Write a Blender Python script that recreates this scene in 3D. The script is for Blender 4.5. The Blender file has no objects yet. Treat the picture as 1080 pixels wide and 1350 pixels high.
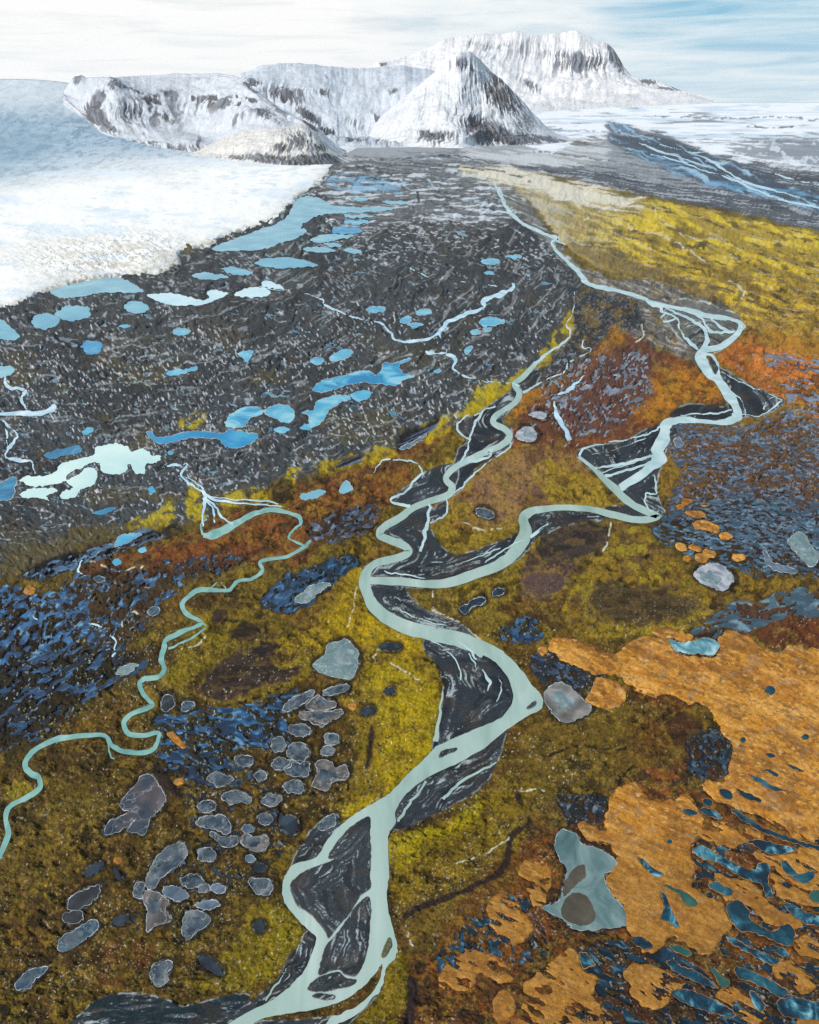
import bpy, math, random
import numpy as np

# ------------------------------------------------------------------ camera / ground mapping
H = 400.0            # drone height above the plain (m)
F, CX, CY, HZ = 800.0, 540.0, 675.0, 130.0
PITCH = math.atan((CY - HZ) / F)
CP, SP = math.cos(PITCH), math.sin(PITCH)
f32 = np.float32
random.seed(4)

scene = bpy.context.scene
COL = scene.collection


def ground_xy(u, v):
    """image pixel (u, v), projected through the camera -> metres on the plain z = 0"""
    xn = (u - CX) / F
    yn = (CY - v) / F
    ry = CP + yn * SP
    rz = -SP + yn * CP
    t = -H / rz
    return xn * t, ry * t


def at_depth(u, v, Y):
    xn = (u - CX) / F
    yn = (CY - v) / F
    t = Y / (CP + yn * SP)
    return xn * t, Y + 0 * t, H + t * (-SP + yn * CP)


def to_px(x, y, z):
    dz = z - H
    d = y * CP - dz * SP
    yu = y * SP + dz * CP
    return CX + F * x / d, CY - F * yu / d


def lin(c):
    c = np.asarray(c, float) / 255.0
    return np.where(c <= 0.04045, c / 12.92, ((c + 0.055) / 1.055) ** 2.4)


# ------------------------------------------------------------------ noise
_rng = np.random.default_rng(11)
_T = _rng.random((512, 512)).astype(f32)


def vn(x, y, seed=0):
    x = np.asarray(x, f32) + f32(seed * 37.31 + 900)
    y = np.asarray(y, f32) + f32(seed * 71.77 + 900)
    xi = np.floor(x); yi = np.floor(y)
    fx = x - xi; fy = y - yi
    fx = fx * fx * (3 - 2 * fx); fy = fy * fy * (3 - 2 * fy)
    xi = xi.astype(np.int32); yi = yi.astype(np.int32)
    x0 = xi & 511; x1 = (xi + 1) & 511; y0 = yi & 511; y1 = (yi + 1) & 511
    a = _T[y0, x0]; b = _T[y0, x1]; c = _T[y1, x0]; d = _T[y1, x1]
    return (a + (b - a) * fx) * (1 - fy) + (c + (d - c) * fx) * fy


def fbm(x, y, seed=0, oct=4, gain=0.5):
    s = 0; amp = 1; tot = 0
    c, sn = 0.8, 0.6
    for k in range(oct):
        s = s + amp * vn(x, y, seed + k * 3)
        tot += amp
        amp *= gain
        x, y = (c * x - sn * y) * 2.03, (sn * x + c * y) * 2.03
    return s / tot


def sm(a, b, x):
    t = np.clip((x - a) / (b - a), 0, 1)
    return t * t * (3 - 2 * t)


def rot(x, y, deg):
    c, s = math.cos(math.radians(deg)), math.sin(math.radians(deg))
    return c * x + s * y, -s * x + c * y


# ------------------------------------------------------------------ the image pixel grid (denser near, sparser far, wider than the view)
us = np.concatenate([np.arange(-300, -150, 6), np.arange(-150, 0, 2), np.arange(0, 1080, 1.0), np.arange(1080, 1230, 2), np.arange(1230, 1390, 6)]).astype(float)
vs = np.concatenate([np.arange(134, 1350, 1.0), np.arange(1350, 1440, 2), np.arange(1440, 1560, 6)]).astype(float)
U, V = np.meshgrid(us, vs)
U = U.astype(f32); V = V.astype(f32)
NR, NC = U.shape
VK = 178.0                                  # beyond this row the plain ramps up into a snowy piedmont
YK = float(ground_xy(CX, VK)[1])


def land_Y(v):
    v = np.asarray(v, float)
    return np.where(v >= VK, ground_xy(CX, np.maximum(v, VK))[1], YK + (VK - v) / 46.0 * 6000.0)


GX, GY, GZ = at_depth(U.astype(float), V.astype(float), land_Y(V))
GZ = np.where(V >= VK, 0.0, GZ)
GSD = (np.sqrt(GX ** 2 + GY ** 2 + H * H) / F).astype(f32)      # metres that one image pixel covers
WU = (fbm(U / 26, V / 22, 1, 3) - 0.5) * 2
WV = (fbm(U / 26, V / 22, 9, 3) - 0.5) * 2
WU2 = (fbm(U / 7, V / 6, 21, 2) - 0.5) * 2
WV2 = (fbm(U / 7, V / 6, 29, 2) - 0.5) * 2


_far = sm(340, 280, V)
EDGE = fbm(U / 8, V / 6, 33, 4) * (1 - _far) + fbm(U / 22, (V - .12 * U) / 2.2, 37, 4) * _far


def smooth_pts(pts, n=6, closed=True):
    p = np.asarray(pts, float)
    m = len(p)
    out = []
    rng_ = range(m) if closed else range(m - 1)
    for i in rng_:
        if closed:
            p0, p1, p2, p3 = p[(i - 1) % m], p[i], p[(i + 1) % m], p[(i + 2) % m]
        else:
            p0, p1, p2, p3 = p[max(i - 1, 0)], p[i], p[i + 1], p[min(i + 2, m - 1)]
        for k in range(n):
            t = k / n
            out.append(0.5 * ((2 * p1) + (-p0 + p2) * t + (2 * p0 - 5 * p1 + 4 * p2 - p3) * t * t + (-p0 + 3 * p1 - 3 * p2 + p3) * t ** 3))
    if not closed:
        out.append(p[-1])
    return np.array(out)


def inside(pu, pv, pts):
    r = np.zeros(pu.shape, bool)
    n = len(pts)
    for i in range(n):
        x1, y1 = pts[i]; x2, y2 = pts[(i + 1) % n]
        if y1 == y2:
            continue
        c = (y1 > pv) != (y2 > pv)
        r ^= c & (pu < (x2 - x1) * (pv - y1) / (y2 - y1) + x1)
    return r


def box1(a, r, axis):
    k = int(r)
    if k < 1:
        return a
    pad = [(0, 0), (0, 0)]; pad[axis] = (k + 1, k)
    c = np.cumsum(np.pad(a, pad, mode='edge'), axis=axis, dtype=np.float64)
    n = a.shape[axis]
    hi = np.take(c, np.arange(2 * k + 1, 2 * k + 1 + n), axis=axis)
    lo = np.take(c, np.arange(0, n), axis=axis)
    return ((hi - lo) / (2 * k + 1)).astype(f32)


def blur(a, r):
    for _ in range(2):
        a = box1(box1(a, r, 0), r, 1)
    return a


def field(pts, feather=2, warp=0.0, warp2=0.0, smooth=True):
    """soft 0..1 mask of a polygon in image pixels; returns (row slice, col slice, mask)"""
    p = smooth_pts(pts, 4) if smooth else np.asarray(pts, float)
    m = 2 * feather + abs(warp) + abs(warp2) + 4
    r0 = np.searchsorted(vs, p[:, 1].min() - m); r1 = np.searchsorted(vs, p[:, 1].max() + m)
    c0 = np.searchsorted(us, p[:, 0].min() - m); c1 = np.searchsorted(us, p[:, 0].max() + m)
    sl = (slice(r0, r1), slice(c0, c1))
    if r1 <= r0 or c1 <= c0:
        return sl, np.zeros((max(r1 - r0, 0), max(c1 - c0, 0)), f32)
    pu = U[sl] + warp * WU[sl] + warp2 * WU2[sl]
    pv = V[sl] + warp * WV[sl] * 0.7 + warp2 * WV2[sl] * 0.7
    k = inside(pu, pv, p).astype(f32)
    if feather >= 1 and k.size:
        k = blur(k, feather)
    return sl, k


def ell(cx, cy, rx, ry, a=0, n=12, rough=0.12, seed=0):
    r = random.Random(int(cx * 7 + cy * 13) + seed)
    o = []
    for i in range(n):
        t = 2 * math.pi * i / n
        k = 1 + r.uniform(-rough, rough)
        x, y = rx * k * math.cos(t), ry * k * math.sin(t)
        c, s = math.cos(math.radians(a)), math.sin(math.radians(a))
        o.append((cx + c * x - s * y, cy + s * x + c * y))
    return o


# ground state --------------------------------------------------------------
COLR = np.zeros((NR, NC, 3), f32)
HS = np.zeros((NR, NC), f32)           # relief in image pixels (multiplied by GSD)
WET = np.zeros((NR, NC), f32)
FLAT = np.zeros((NR, NC), f32)         # where water sheets lie
POOL = np.zeros((NR, NC), f32)         # bog pools
PCOL = np.zeros((NR, NC, 3), f32)
ROUGHM = np.ones((NR, NC), f32)        # how hummocky the ground is
SNOWF = np.zeros((NR, NC), f32)


def paint(sl, m, c, k=1.0):
    mm = (m * k)[..., None]
    COLR[sl] = COLR[sl] * (1 - mm) + lin(c).astype(f32) * mm


def region(pts, c, feather=6, warp=8, warp2=3, k=1.0, patch=None, smooth=True):
    sl, m = field(pts, feather, warp, warp2, smooth)
    if m.size == 0:
        return sl, m
    m = sm(.3, .7, m + 2.2 * (EDGE[sl] - .5) * 4 * m * (1 - m)) * .85 + .15 * m
    if patch:
        su, sv, lo, hi, seed = patch
        m = m * sm(lo, hi, fbm(U[sl] / su, V[sl] / sv, seed, 4))
    paint(sl, m, c, k)
    return sl, m


def rim(pts, c, w=1, warp=0, warp2=0, k=0.9, patch=7, seed=5, lo=.35, hi=.6):
    sl, m = field(pts, w, warp, warp2)
    if m.size == 0:
        return
    e = np.clip(1.6 - np.abs(m - 0.5) * 4.2, 0, 1)
    e = e * sm(lo, hi, fbm(U[sl] / patch, V[sl] / patch, seed, 2))
    paint(sl, e, c, k)


FULL = (slice(0, NR), slice(0, NC))


def dashes(sl, cw, ch, ang, length, width, seed, prob, jit=18):
    """scattered short strokes (drifted snow, frost, glints) as a 0..1 mask"""
    u, v = U[sl], V[sl]
    i0 = np.floor(u / cw).astype(np.int32); j0 = np.floor(v / ch).astype(np.int32)
    out = np.zeros(u.shape, f32)
    for di in (-1, 0, 1):
        for dj in (-1, 0, 1):
            i = i0 + di; j = j0 + dj
            h = [_T[(j * 7 + seed * 13 + q * 101) & 511, (i * 3 + j * 5 + seed * 29 + q * 57) & 511] for q in range(5)]
            a = np.radians(ang + (h[3] - .5) * 2 * jit)
            x = u - (i + h[0]) * cw; y = v - (j + h[1]) * ch
            c, s_ = np.cos(a), np.sin(a)
            al = c * x + s_ * y; ac = -s_ * x + c * y + .05 * (c * x + s_ * y) ** 2 * (h[4] - .5)
            L = length * (.4 + 1.1 * h[4])
            d = np.hypot(np.maximum(np.abs(al) - L / 2, 0), ac)
            w_ = width * (.6 + .8 * h[3])
            out = np.maximum(out, sm(w_ / 2 + .55, w_ / 2 - .25, d) * (h[2] < prob))
    return out.astype(f32)
# ------------------------------------------------------------------ ground cover
n1 = fbm(U / 90, V / 60, 40, 5)
n2 = fbm(U / 30, V / 20, 50, 4)
n3 = fbm(U / 8, V / 6, 60, 3)
n4 = fbm(U / 2.6, V / 2.2, 70, 2)
COLR[:] = lin((92, 80, 30))
paint(FULL, sm(.45, .62, n1), (112, 86, 34), .8)
paint(FULL, sm(.5, .62, n2), (118, 106, 34), .75)
paint(FULL, sm(.56, .7, fbm(U / 45, V / 25, 77, 4)), (62, 48, 26), .75)
paint(FULL, sm(.55, .72, n3), (60, 50, 22), .6)
HS += 2.4 * (n3 - .5) + 1.5 * (n4 - .5) + 6.0 * (n2 - .5)

# ---- far snow plain beyond the moss ridge
FAR = [(430, 225), (520, 205), (620, 196), (700, 198), (770, 190), (800, 172), (790, 120), (1390, 100), (1390, 400), (1080, 308), (960, 278), (880, 262), (800, 248), (700, 228), (600, 222), (520, 230)]
streak = fbm(U / 60, (V - .15 * U + 2 * WV) / 2.4, 81, 3)
streak2 = fbm(U / 26, (V - .15 * U + 2 * WV) / 1.3, 88, 3)
region([(420, 180), (720, 170), (720, 230), (600, 236), (430, 240)], (146, 150, 156), 3, 3, 2)
sl, m = region(FAR, (84, 88, 94), 2, 3, 2)
paint(sl, m * sm(.46, .62, streak[sl]), (62, 64, 70), .85)
paint(sl, m * sm(.55, .66, streak2[sl]), (158, 164, 172), .8)
sl, m = region([(440, 226), (480, 208), (620, 192), (700, 196), (775, 186), (830, 190), (880, 215), (960, 238), (900, 240), (800, 226), (700, 214), (600, 210), (520, 222)], (150, 156, 162), 8, 6, 3, .85)
paint(sl, m * sm(.5, .62, streak2[sl]), (104, 108, 112), .8)
sl, m = region([(600, 196), (700, 196), (790, 190), (800, 210), (740, 222), (640, 216)], (196, 200, 204), 7, 6, 3, .8)
paint(sl, m * sm(.48, .64, streak[sl]), (140, 142, 142), .7)
# snow flats towards the skyline
sl, m = region([(700, 200), (760, 186), (800, 180), (850, 172), (900, 186), (960, 208), (1010, 218), (1390, 250), (1390, 90), (700, 90)], (226, 230, 236), 5, 5, 3)
paint(sl, m * sm(.5, .68, fbm(U[sl] / 50, V[sl] / 3, 101, 3)), (188, 204, 218), .8)
paint(sl, m * sm(.58, .66, fbm(U[sl] / 34, V[sl] / 1.8, 105, 3)) * sm(.4, .6, fbm(U[sl] / 60, V[sl] / 14, 109, 2)), (110, 116, 126), .8)
sl, m = region([(975, 190), (1390, 170), (1390, 260), (1080, 222), (1010, 214)], (112, 118, 128), 9, 4, 3, .85)
paint(sl, m * sm(.6, .72, n3[sl]), (200, 208, 216), .8)
# braided meltwater flats of the far plain
BR = [(800, 160), (840, 170), (900, 190), (960, 215), (1020, 236), (1080, 258), (1390, 300), (1390, 345), (1080, 279), (1010, 262), (940, 244), (880, 224), (830, 202), (806, 184)]
sl, m = region(BR, (62, 70, 82), 4, 5, 3, .9)
q = fbm((U[sl] + 8 * WU[sl] - V[sl]) / 26, (V[sl] - .4 * U[sl] + 7 * WV[sl] + 3 * WV2[sl]) / 3.6, 111, 3)
paint(sl, m * sm(.5, .6, q), (98, 126, 150), .65)
paint(sl, m * sm(.6, .7, q), (164, 196, 216), .7)
sl, m = region([(830, 198), (900, 216), (970, 236), (1080, 262), (1080, 272), (960, 250), (880, 228)], (96, 146, 180), 3, 4, 3, .7, (30, 3, .42, .6, 115))

# ---- moraine (dark rubble with drifted snow)
MOR = [(430, 212), (520, 226), (600, 222), (660, 232), (690, 262), (735, 330), (762, 372), (757, 402), (744, 428), (742, 448), (704, 486), (650, 522), (606, 556), (545, 584), (500, 596), (450, 606), (400, 628), (330, 650), (250, 690), (190, 706), (120, 716), (60, 742), (0, 760), (-300, 830), (-300, 330), (60, 380), (160, 360), (290, 310), (390, 240)]
slm, mm = field(MOR, 5, 9, 5)
MORM = np.zeros((NR, NC), f32); MORM[slm] = mm
paint(slm, mm, (63, 67, 70))
paint(slm, mm * sm(.5, .66, n1[slm]), (50, 53, 56), .7)
paint(slm, mm * sm(.58, .7, n2[slm]), (80, 79, 74), .45)
paint(slm, mm * sm(.58, .68, fbm(U[slm] / 55, V[slm] / 26, 131, 4)) * sm(400, 520, V[slm]), (92, 82, 46), .45)
paint(slm, mm * sm(.6, .7, fbm(U[slm] / 40, V[slm] / 16, 137, 4)), (76, 64, 50), .3)
ang = 42
xr, yr = rot(U, V * 1.1, ang)
wob = 3.0 * fbm(U / 24, V / 24, 141, 2)
wob2 = 3.0 * fbm(U / 17, V / 20, 145, 2)
mo = .5 * vn(yr / 2.4 + wob, xr / 5.6 + wob2, 143) + .3 * vn(yr / 1.7 + wob2, xr / 3.4 + wob, 147) + .2 * vn(U / 2.0, V / 1.8, 149)
xr2, yr2 = rot(U, V * 1.6, 14)
mo2 = .6 * vn(xr2 / 14, yr2 / 2.4 + wob, 151) + .4 * vn(xr2 / 6, yr2 / 1.8, 153)
wfar = sm(430, 340, V)
mo = mo * (1 - wfar) + mo2 * wfar
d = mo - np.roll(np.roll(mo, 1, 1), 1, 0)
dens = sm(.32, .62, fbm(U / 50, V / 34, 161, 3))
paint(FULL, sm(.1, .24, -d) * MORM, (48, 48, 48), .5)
fl = np.zeros((NR, NC), f32)
aim = (12 + 38 * sm(300, 440, V) + 12 * (fbm(U / 60, V / 50, 157, 2) - .5) * 2)[slm]
dn = dens[slm] * (1 - .7 * sm(590, 700, V[slm])) * (1 - .35 * sm(430, 640, U[slm]) * sm(300, 420, V[slm]))
near_ = sm(300, 430, V[slm])
f1 = np.maximum(dashes(slm, 5.6, 4.4, aim, 2.6, .45, 1, .04 + .4 * dn), dashes(slm, 8.5, 6.5, aim + 8, 3.8, .75, 2, .03 + .32 * dn)) * near_
f2 = np.maximum(dashes(slm, 7.0, 3.0, aim, 3.6, .4, 3, .05 + .4 * dn), dashes(slm, 12, 4.6, aim - 4, 7, .6, 4, .04 + .3 * dn)) * (1 - near_)
fl[slm] = np.maximum(f1, f2) * mm
paint(FULL, fl * (.45 + .75 * vn(U / 7, V / 7, 159)), (222, 227, 234), .9)
dk = np.zeros((NR, NC), f32); dk[slm] = dashes(slm, 6.5, 5, aim, 5, 1.6, 6, .5) * mm
paint(FULL, dk * (1 - fl), (40, 40, 41), .55)
HS = HS + fl * 1.0
HS = HS * (1 - MORM) + MORM * (mo - .5) * 2.2
arc = np.hypot(U - 120, (V - 120) * 1.35)
ar = fbm(arc / 9 + 3 * WU, np.arctan2(V - 120, U - 120) * 5 + WV, 165, 3)
paint(FULL, MORM * sm(.56, .7, ar), (46, 47, 49), .45)
paint(FULL, MORM * sm(.62, .72, fbm(arc / 3.4 + 3 * WU, np.arctan2(V - 120, U - 120) * 9 + WV, 167, 3)) * sm(.42, .6, n2), (150, 156, 160), .5)
HS += MORM * 5 * (ar - .5)
# larger snow-dusted hummocky rims
rdg = 1 - np.abs(2 * fbm(U / 46, V / 20, 171, 3) - 1)
paint(FULL, MORM * sm(.94, .99, rdg) * sm(.5, .66, n3), (190, 198, 206), .5)
# pale grit and snow dust at the head of the moraine
sl, m = region([(420, 236), (450, 216), (560, 212), (680, 226), (690, 262), (640, 300), (560, 290), (470, 300), (430, 262)], (120, 122, 124), 14, 8, 4, .6)
paint(sl, m * sm(.52, .62, streak2[sl]), (60, 62, 66), .8)
paint(sl, m * sm(.56, .66, fbm(U[sl] / 22, V[sl] / 2.2, 177, 3)), (196, 204, 212), .8)
region([(428, 240), (455, 230), (540, 246), (520, 256), (440, 252)], (120, 168, 200), 3, 4, 3, .7, (20, 3, .42, .55, 179))

# ---- yellow moss ridge on the right
RID = [(604, 222), (680, 226), (760, 246), (830, 262), (900, 271), (980, 290), (1080, 310), (1390, 370), (1390, 520), (1080, 452), (1010, 442), (978, 422), (950, 400), (890, 384), (830, 372), (780, 352), (745, 318), (690, 262), (650, 240)]
sl, m = region(RID, (150, 128, 48), 3, 5, 3)
RIDM = np.zeros((NR, NC), f32); RIDM[sl] = m
xs, ys = rot(U[sl], V[sl], 17)
q = fbm(xs / 46, ys / 7, 191, 4)
paint(sl, m * sm(.42, .58, q), (196, 172, 44), .85 )
paint(sl, m * sm(.5, .68, fbm(xs / 20, ys / 6, 197, 5, .6)), (104, 84, 40), .7)
paint(sl, m * sm(.6, .7, fbm(xs / 16, ys / 4, 199, 4)), (56, 50, 42), .8)
paint(sl, m * sm(.64, .74, fbm(xs / 18, ys / 1.5, 203, 3)), (190, 180, 150), .5)
a = m * sm(880, 700, U[sl] + .35 * (V[sl] - 250))
paint(sl, a, (146, 138, 112), .75)
paint(sl, a * sm(.5, .66, q), (176, 172, 160), .6)
region([(604, 222), (680, 226), (760, 246), (860, 268), (800, 276), (700, 252), (640, 240)], (206, 202, 188), 7, 5, 3, .85)
region([(760, 330), (850, 350), (930, 380), (960, 405), (890, 392), (800, 366)], (104, 92, 66), 8, 8, 4, .7)
region([(840, 300), (900, 296), (960, 330), (1010, 365), (960, 372), (890, 350)], (96, 78, 40), 8, 10, 5, .6, (24, 10, .45, .6, 205))
HS += RIDM * 5.0 * (fbm(U / 40, V / 12, 207, 4) - .5)

# ---- pale outwash gravel between ridge and river
OUT = [(690, 262), (712, 290), (742, 330), (790, 366), (850, 372), (910, 392), (960, 406), (978, 428), (962, 452), (930, 468), (924, 486), (890, 470), (840, 452), (811, 430), (800, 446), (768, 476), (735, 500), (690, 522), (676, 506), (704, 486), (744, 450), (748, 428), (757, 400), (762, 372), (735, 336), (680, 280), (655, 252)]
sl, m = region(OUT, (90, 92, 90), 3, 4, 2)
OUTM = np.zeros((NR, NC), f32); OUTM[sl] = m
xs, ys = rot(U[sl], V[sl], 24)
paint(sl, m * sm(.5, .64, fbm(xs / 30, ys / 3, 211, 3)), (118, 118, 112), .8)
paint(sl, m * sm(.64, .72, fbm(xs / 14, ys / 1.6, 217, 3)), (176, 180, 180), .75)
sl, m = region([(742, 345), (764, 372), (800, 388), (840, 402), (850, 440), (812, 430), (800, 446), (768, 476), (735, 500), (690, 522), (680, 506), (704, 486), (744, 450), (752, 420)], (46, 52, 57), 6, 6, 3, .95)
paint(sl, m * sm(.6, .7, n4[sl]), (108, 112, 114), .7)

# ---- rust and orange bog on the right
region([(962, 448), (1010, 438), (1080, 448), (1390, 500), (1390, 640), (1080, 562), (1036, 540), (1010, 516), (956, 490), (940, 470)], (156, 96, 40), 7, 7, 4)
region([(970, 452), (1060, 452), (1100, 520), (1040, 530), (990, 490)], (184, 116, 52), 8, 14, 5, .8, (34, 12, .45, .58, 221))
region([(990, 430), (1390, 450), (1390, 480), (1080, 470), (1010, 450)], (150, 120, 40), 8, 9, 4, .7)
RUST = [(812, 432), (850, 452), (920, 486), (950, 502), (962, 530), (900, 535), (880, 556), (850, 572), (790, 588), (765, 600), (740, 620), (700, 640), (668, 600), (676, 556), (690, 522), (740, 500), (770, 476), (800, 446)]
sl, m = region(RUST, (96, 62, 44), 4, 5, 3)
paint(sl, m * sm(.5, .64, fbm(U[sl] / 22, V[sl] / 14, 225, 4)), (74, 50, 46), .8)
paint(sl, m * sm(.54, .66, fbm(U[sl] / 26, V[sl] / 14, 229, 4)), (128, 76, 34), .8)
region([(812, 428), (826, 450), (800, 470), (765, 505), (712, 534), (668, 556), (690, 524), (750, 496), (790, 462)], (152, 106, 36), 5, 5, 3, .9)
sl, m = region([(828, 535), (850, 500), (900, 486), (945, 500), (958, 530), (900, 534), (882, 554), (850, 556)], (164, 112, 30), 6, 10, 4, .9)
paint(sl, m * sm(.52, .62, fbm(U[sl] / 14, V[sl] / 9, 231, 3)), (102, 64, 26), .8)
region([(905, 540), (955, 538), (960, 550), (910, 552)], (84, 60, 50), 2, 4, 2, .9)
# yellow-olive heath between the two river arms
HEA = [(668, 594), (700, 590), (760, 604), (800, 640), (822, 664), (780, 668), (720, 668), (690, 676), (676, 700), (640, 718), (600, 730), (578, 700), (575, 670), (592, 650), (625, 628)]
sl, m = region(HEA, (134, 106, 42), 5, 5, 3)
paint(sl, m * sm(.5, .66, fbm(U[sl] / 30, V[sl] / 20, 235, 4)), (116, 88, 62), .8)
paint(sl, m * sm(.54, .66, fbm(U[sl] / 18, V[sl] / 14, 238, 4)), (142, 124, 34), .8)
region([(625, 610), (690, 600), (720, 640), (680, 690), (630, 670)], (126, 98, 80), 14, 14, 4, .55)
region([(560, 690), (620, 700), (690, 690), (650, 716), (600, 732), (575, 716)], (128, 116, 28), 6, 6, 3, .7)
region([(720, 640), (800, 636), (830, 664), (790, 670), (725, 668)], (140, 122, 38), 6, 6, 3, .8)
region([(875, 570), (920, 556), (965, 556), (1010, 535), (1040, 545), (1010, 590), (940, 590), (912, 640), (880, 672), (866, 640)], (128, 104, 34), 6, 6, 4, .9)
region([(1015, 540), (1060, 530), (1080, 580), (1050, 600), (1020, 570)], (138, 112, 36), 6, 8, 4, .8)
# purple-brown mud basin and mossy hummocks
region([(700, 712), (740, 698), (800, 684), (806, 700), (796, 726), (764, 744), (745, 775), (720, 790), (692, 780), (688, 745)], (82, 66, 58), 4, 6, 3, .95)
region([(720, 700), (790, 690), (800, 706), (760, 736), (720, 740)], (64, 58, 54), 6, 6, 3, .8)
region([(690, 756), (740, 752), (748, 775), (720, 786), (694, 780)], (92, 74, 74), 5, 4, 3, .7)
MOS = [(806, 690), (850, 700), (890, 740), (930, 770), (965, 790), (960, 815), (900, 826), (840, 838), (780, 836), (750, 820), (752, 786), (780, 744), (800, 724)]
sl, m = region(MOS, (120, 100, 32), 4, 6, 3)
paint(sl, m * sm(.5, .64, fbm(U[sl] / 20, V[sl] / 16, 241, 4)), (88, 72, 44), .9)
paint(sl, m * sm(.55, .66, fbm(U[sl] / 16, V[sl] / 12, 245, 4)), (140, 128, 34), .8)
region([(778, 772), (850, 770), (915, 790), (900, 815), (830, 826), (780, 808)], (82, 74, 48), 6, 8, 4, .85)
rim([(752, 786), (770, 760), (778, 772), (772, 800), (790, 822), (860, 830), (930, 808), (966, 796), (960, 812), (880, 832), (780, 838), (750, 822)], (148, 132, 30), 4, 4, 2, .7, 12, 3, .2, .5)
sl, m = region([(968, 770), (990, 754), (1030, 752), (1056, 772), (1048, 790), (1000, 794), (974, 786)], (126, 104, 32), 2, 3, 2)
paint(sl, m * sm(.5, .64, fbm(U[sl] / 9, V[sl] / 5, 247, 3)), (78, 66, 36), .8)
region([(1062, 756), (1100, 748), (1100, 776), (1066, 772)], (126, 104, 32), 2, 3, 2)
region([(692, 690), (735, 700), (705, 722), (690, 752), (676, 790), (650, 800), (690, 820), (740, 830), (700, 846), (640, 826), (590, 790), (620, 770), (660, 752), (684, 730)], (124, 110, 34), 5, 6, 3, .9)
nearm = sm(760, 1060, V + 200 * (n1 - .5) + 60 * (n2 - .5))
COLR *= (1 - .36 * nearm)[..., None]  # vignette painted in: ground colour darkens towards the foreground
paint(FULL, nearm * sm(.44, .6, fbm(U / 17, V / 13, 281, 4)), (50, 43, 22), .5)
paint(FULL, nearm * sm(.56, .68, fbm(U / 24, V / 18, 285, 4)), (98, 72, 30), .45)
# ---- rust heath band on the left of the river
BAND = [(600, 566), (560, 600), (520, 640), (500, 690), (470, 706), (420, 712), (400, 740), (340, 745), (250, 760), (180, 770), (100, 760), (120, 738), (200, 716), (260, 704), (330, 660), (400, 640), (470, 618), (540, 588)]
sl, m = region(BAND, (104, 70, 38), 6, 8, 4)
paint(sl, m * sm(.5, .62, fbm((U[sl] + V[sl]) / 40, (V[sl] + .45 * U[sl]) / 12, 251, 4)), (128, 78, 38), .85)
paint(sl, m * sm(.56, .66, fbm((U[sl] + V[sl]) / 26, (V[sl] + .45 * U[sl]) / 9, 255, 4)), (58, 44, 34), .85)
region([(452, 640), (530, 620), (545, 640), (500, 672), (440, 690), (400, 672)], (128, 82, 36), 6, 10, 4, .6)
region([(180, 730), (260, 716), (340, 706), (390, 700), (340, 722), (240, 744)], (120, 70, 34), 6, 8, 4, .8)
for p in ([(560, 560), (610, 540), (640, 506), (672, 512), (650, 540), (610, 562), (560, 585)], [(604, 556), (640, 520), (658, 512), (668, 524), (640, 545)],
          [(405, 620), (450, 604), (510, 590), (520, 606), (450, 622)], [(370, 640), (395, 610), (385, 650), (368, 672), (355, 660)],
          [(560, 622), (592, 604), (604, 612), (580, 636)], [(722, 452), (756, 412), (758, 440), (720, 478), (700, 486)], [(170, 690), (220, 668), (232, 650), (226, 690), (180, 708)],
          [(290, 660), (330, 644), (360, 650), (330, 664), (296, 668)], [(250, 640), (272, 660), (258, 690), (246, 668)], [(240, 552), (268, 542), (275, 556), (250, 566)], [(600, 590), (612, 580), (604, 604)], [(672, 500), (700, 484), (690, 500), (670, 514)]):
    region(p, (164, 146, 22), 4, 7, 4, .85, (10, 7, .3, .5, 259))
region([(90, 700), (170, 690), (240, 700), (160, 730), (70, 745), (0, 760), (0, 740)], (84, 74, 40), 8, 10, 5, .7)
# olive and yellow moss along the river's left bank
for p, c, k in (([(500, 700), (480, 740), (470, 790), (500, 830), (556, 850), (560, 880), (580, 900), (582, 960), (560, 1010), (510, 1050), (450, 1080), (420, 1090), (470, 1000), (440, 900), (400, 840), (440, 780), (460, 730)], (124, 108, 26), .85),
                ([(470, 830), (480, 800), (520, 830), (556, 838), (552, 856), (490, 850)], (158, 138, 16), .9),
                ([(478, 740), (478, 770), (486, 800), (470, 830), (420, 860), (360, 850), (410, 822), (455, 790), (462, 760)], (146, 126, 18), .85),
                ([(480, 880), (540, 876), (575, 905), (578, 960), (560, 1005), (520, 1040), (496, 1020), (500, 960), (520, 930)], (144, 128, 14), .8),
                ([(440, 1072), (480, 1050), (530, 1030), (500, 1052), (455, 1082)], (160, 142, 10), .9),
                ([(260, 960), (330, 910), (400, 860), (430, 862), (390, 900), (310, 950), (250, 985)], (126, 112, 18), .9),
                ([(260, 820), (290, 800), (310, 830), (280, 870), (240, 900), (215, 905), (235, 860)], (120, 108, 20), .8),
                ([(515, 1102), (560, 1090), (620, 1070), (660, 1030), (700, 1020), (720, 1060), (690, 1080), (690, 1120), (640, 1150), (580, 1180), (530, 1200), (514, 1160)], (114, 98, 18), .9),
                ([(515, 1105), (580, 1088), (640, 1046), (632, 1080), (580, 1110), (530, 1150), (514, 1140)], (140, 130, 10), .85),
                ([(330, 1200), (372, 1190), (395, 1220), (402, 1240), (360, 1290), (310, 1310), (250, 1300), (300, 1260)], (118, 108, 14), .85),
                ([(500, 1268), (520, 1256), (540, 1262), (535, 1350), (470, 1350), (500, 1310)], (110, 98, 16), .9),
                ([(560, 876), (574, 860), (586, 880), (582, 900)], (150, 138, 14), .9),
                ([(690, 960), (760, 950), (830, 930), (850, 980), (820, 1040), (740, 1050), (690, 1020)], (106, 92, 32), .7)):
    region(p, c, 5, 8, 4, k)
    
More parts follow.
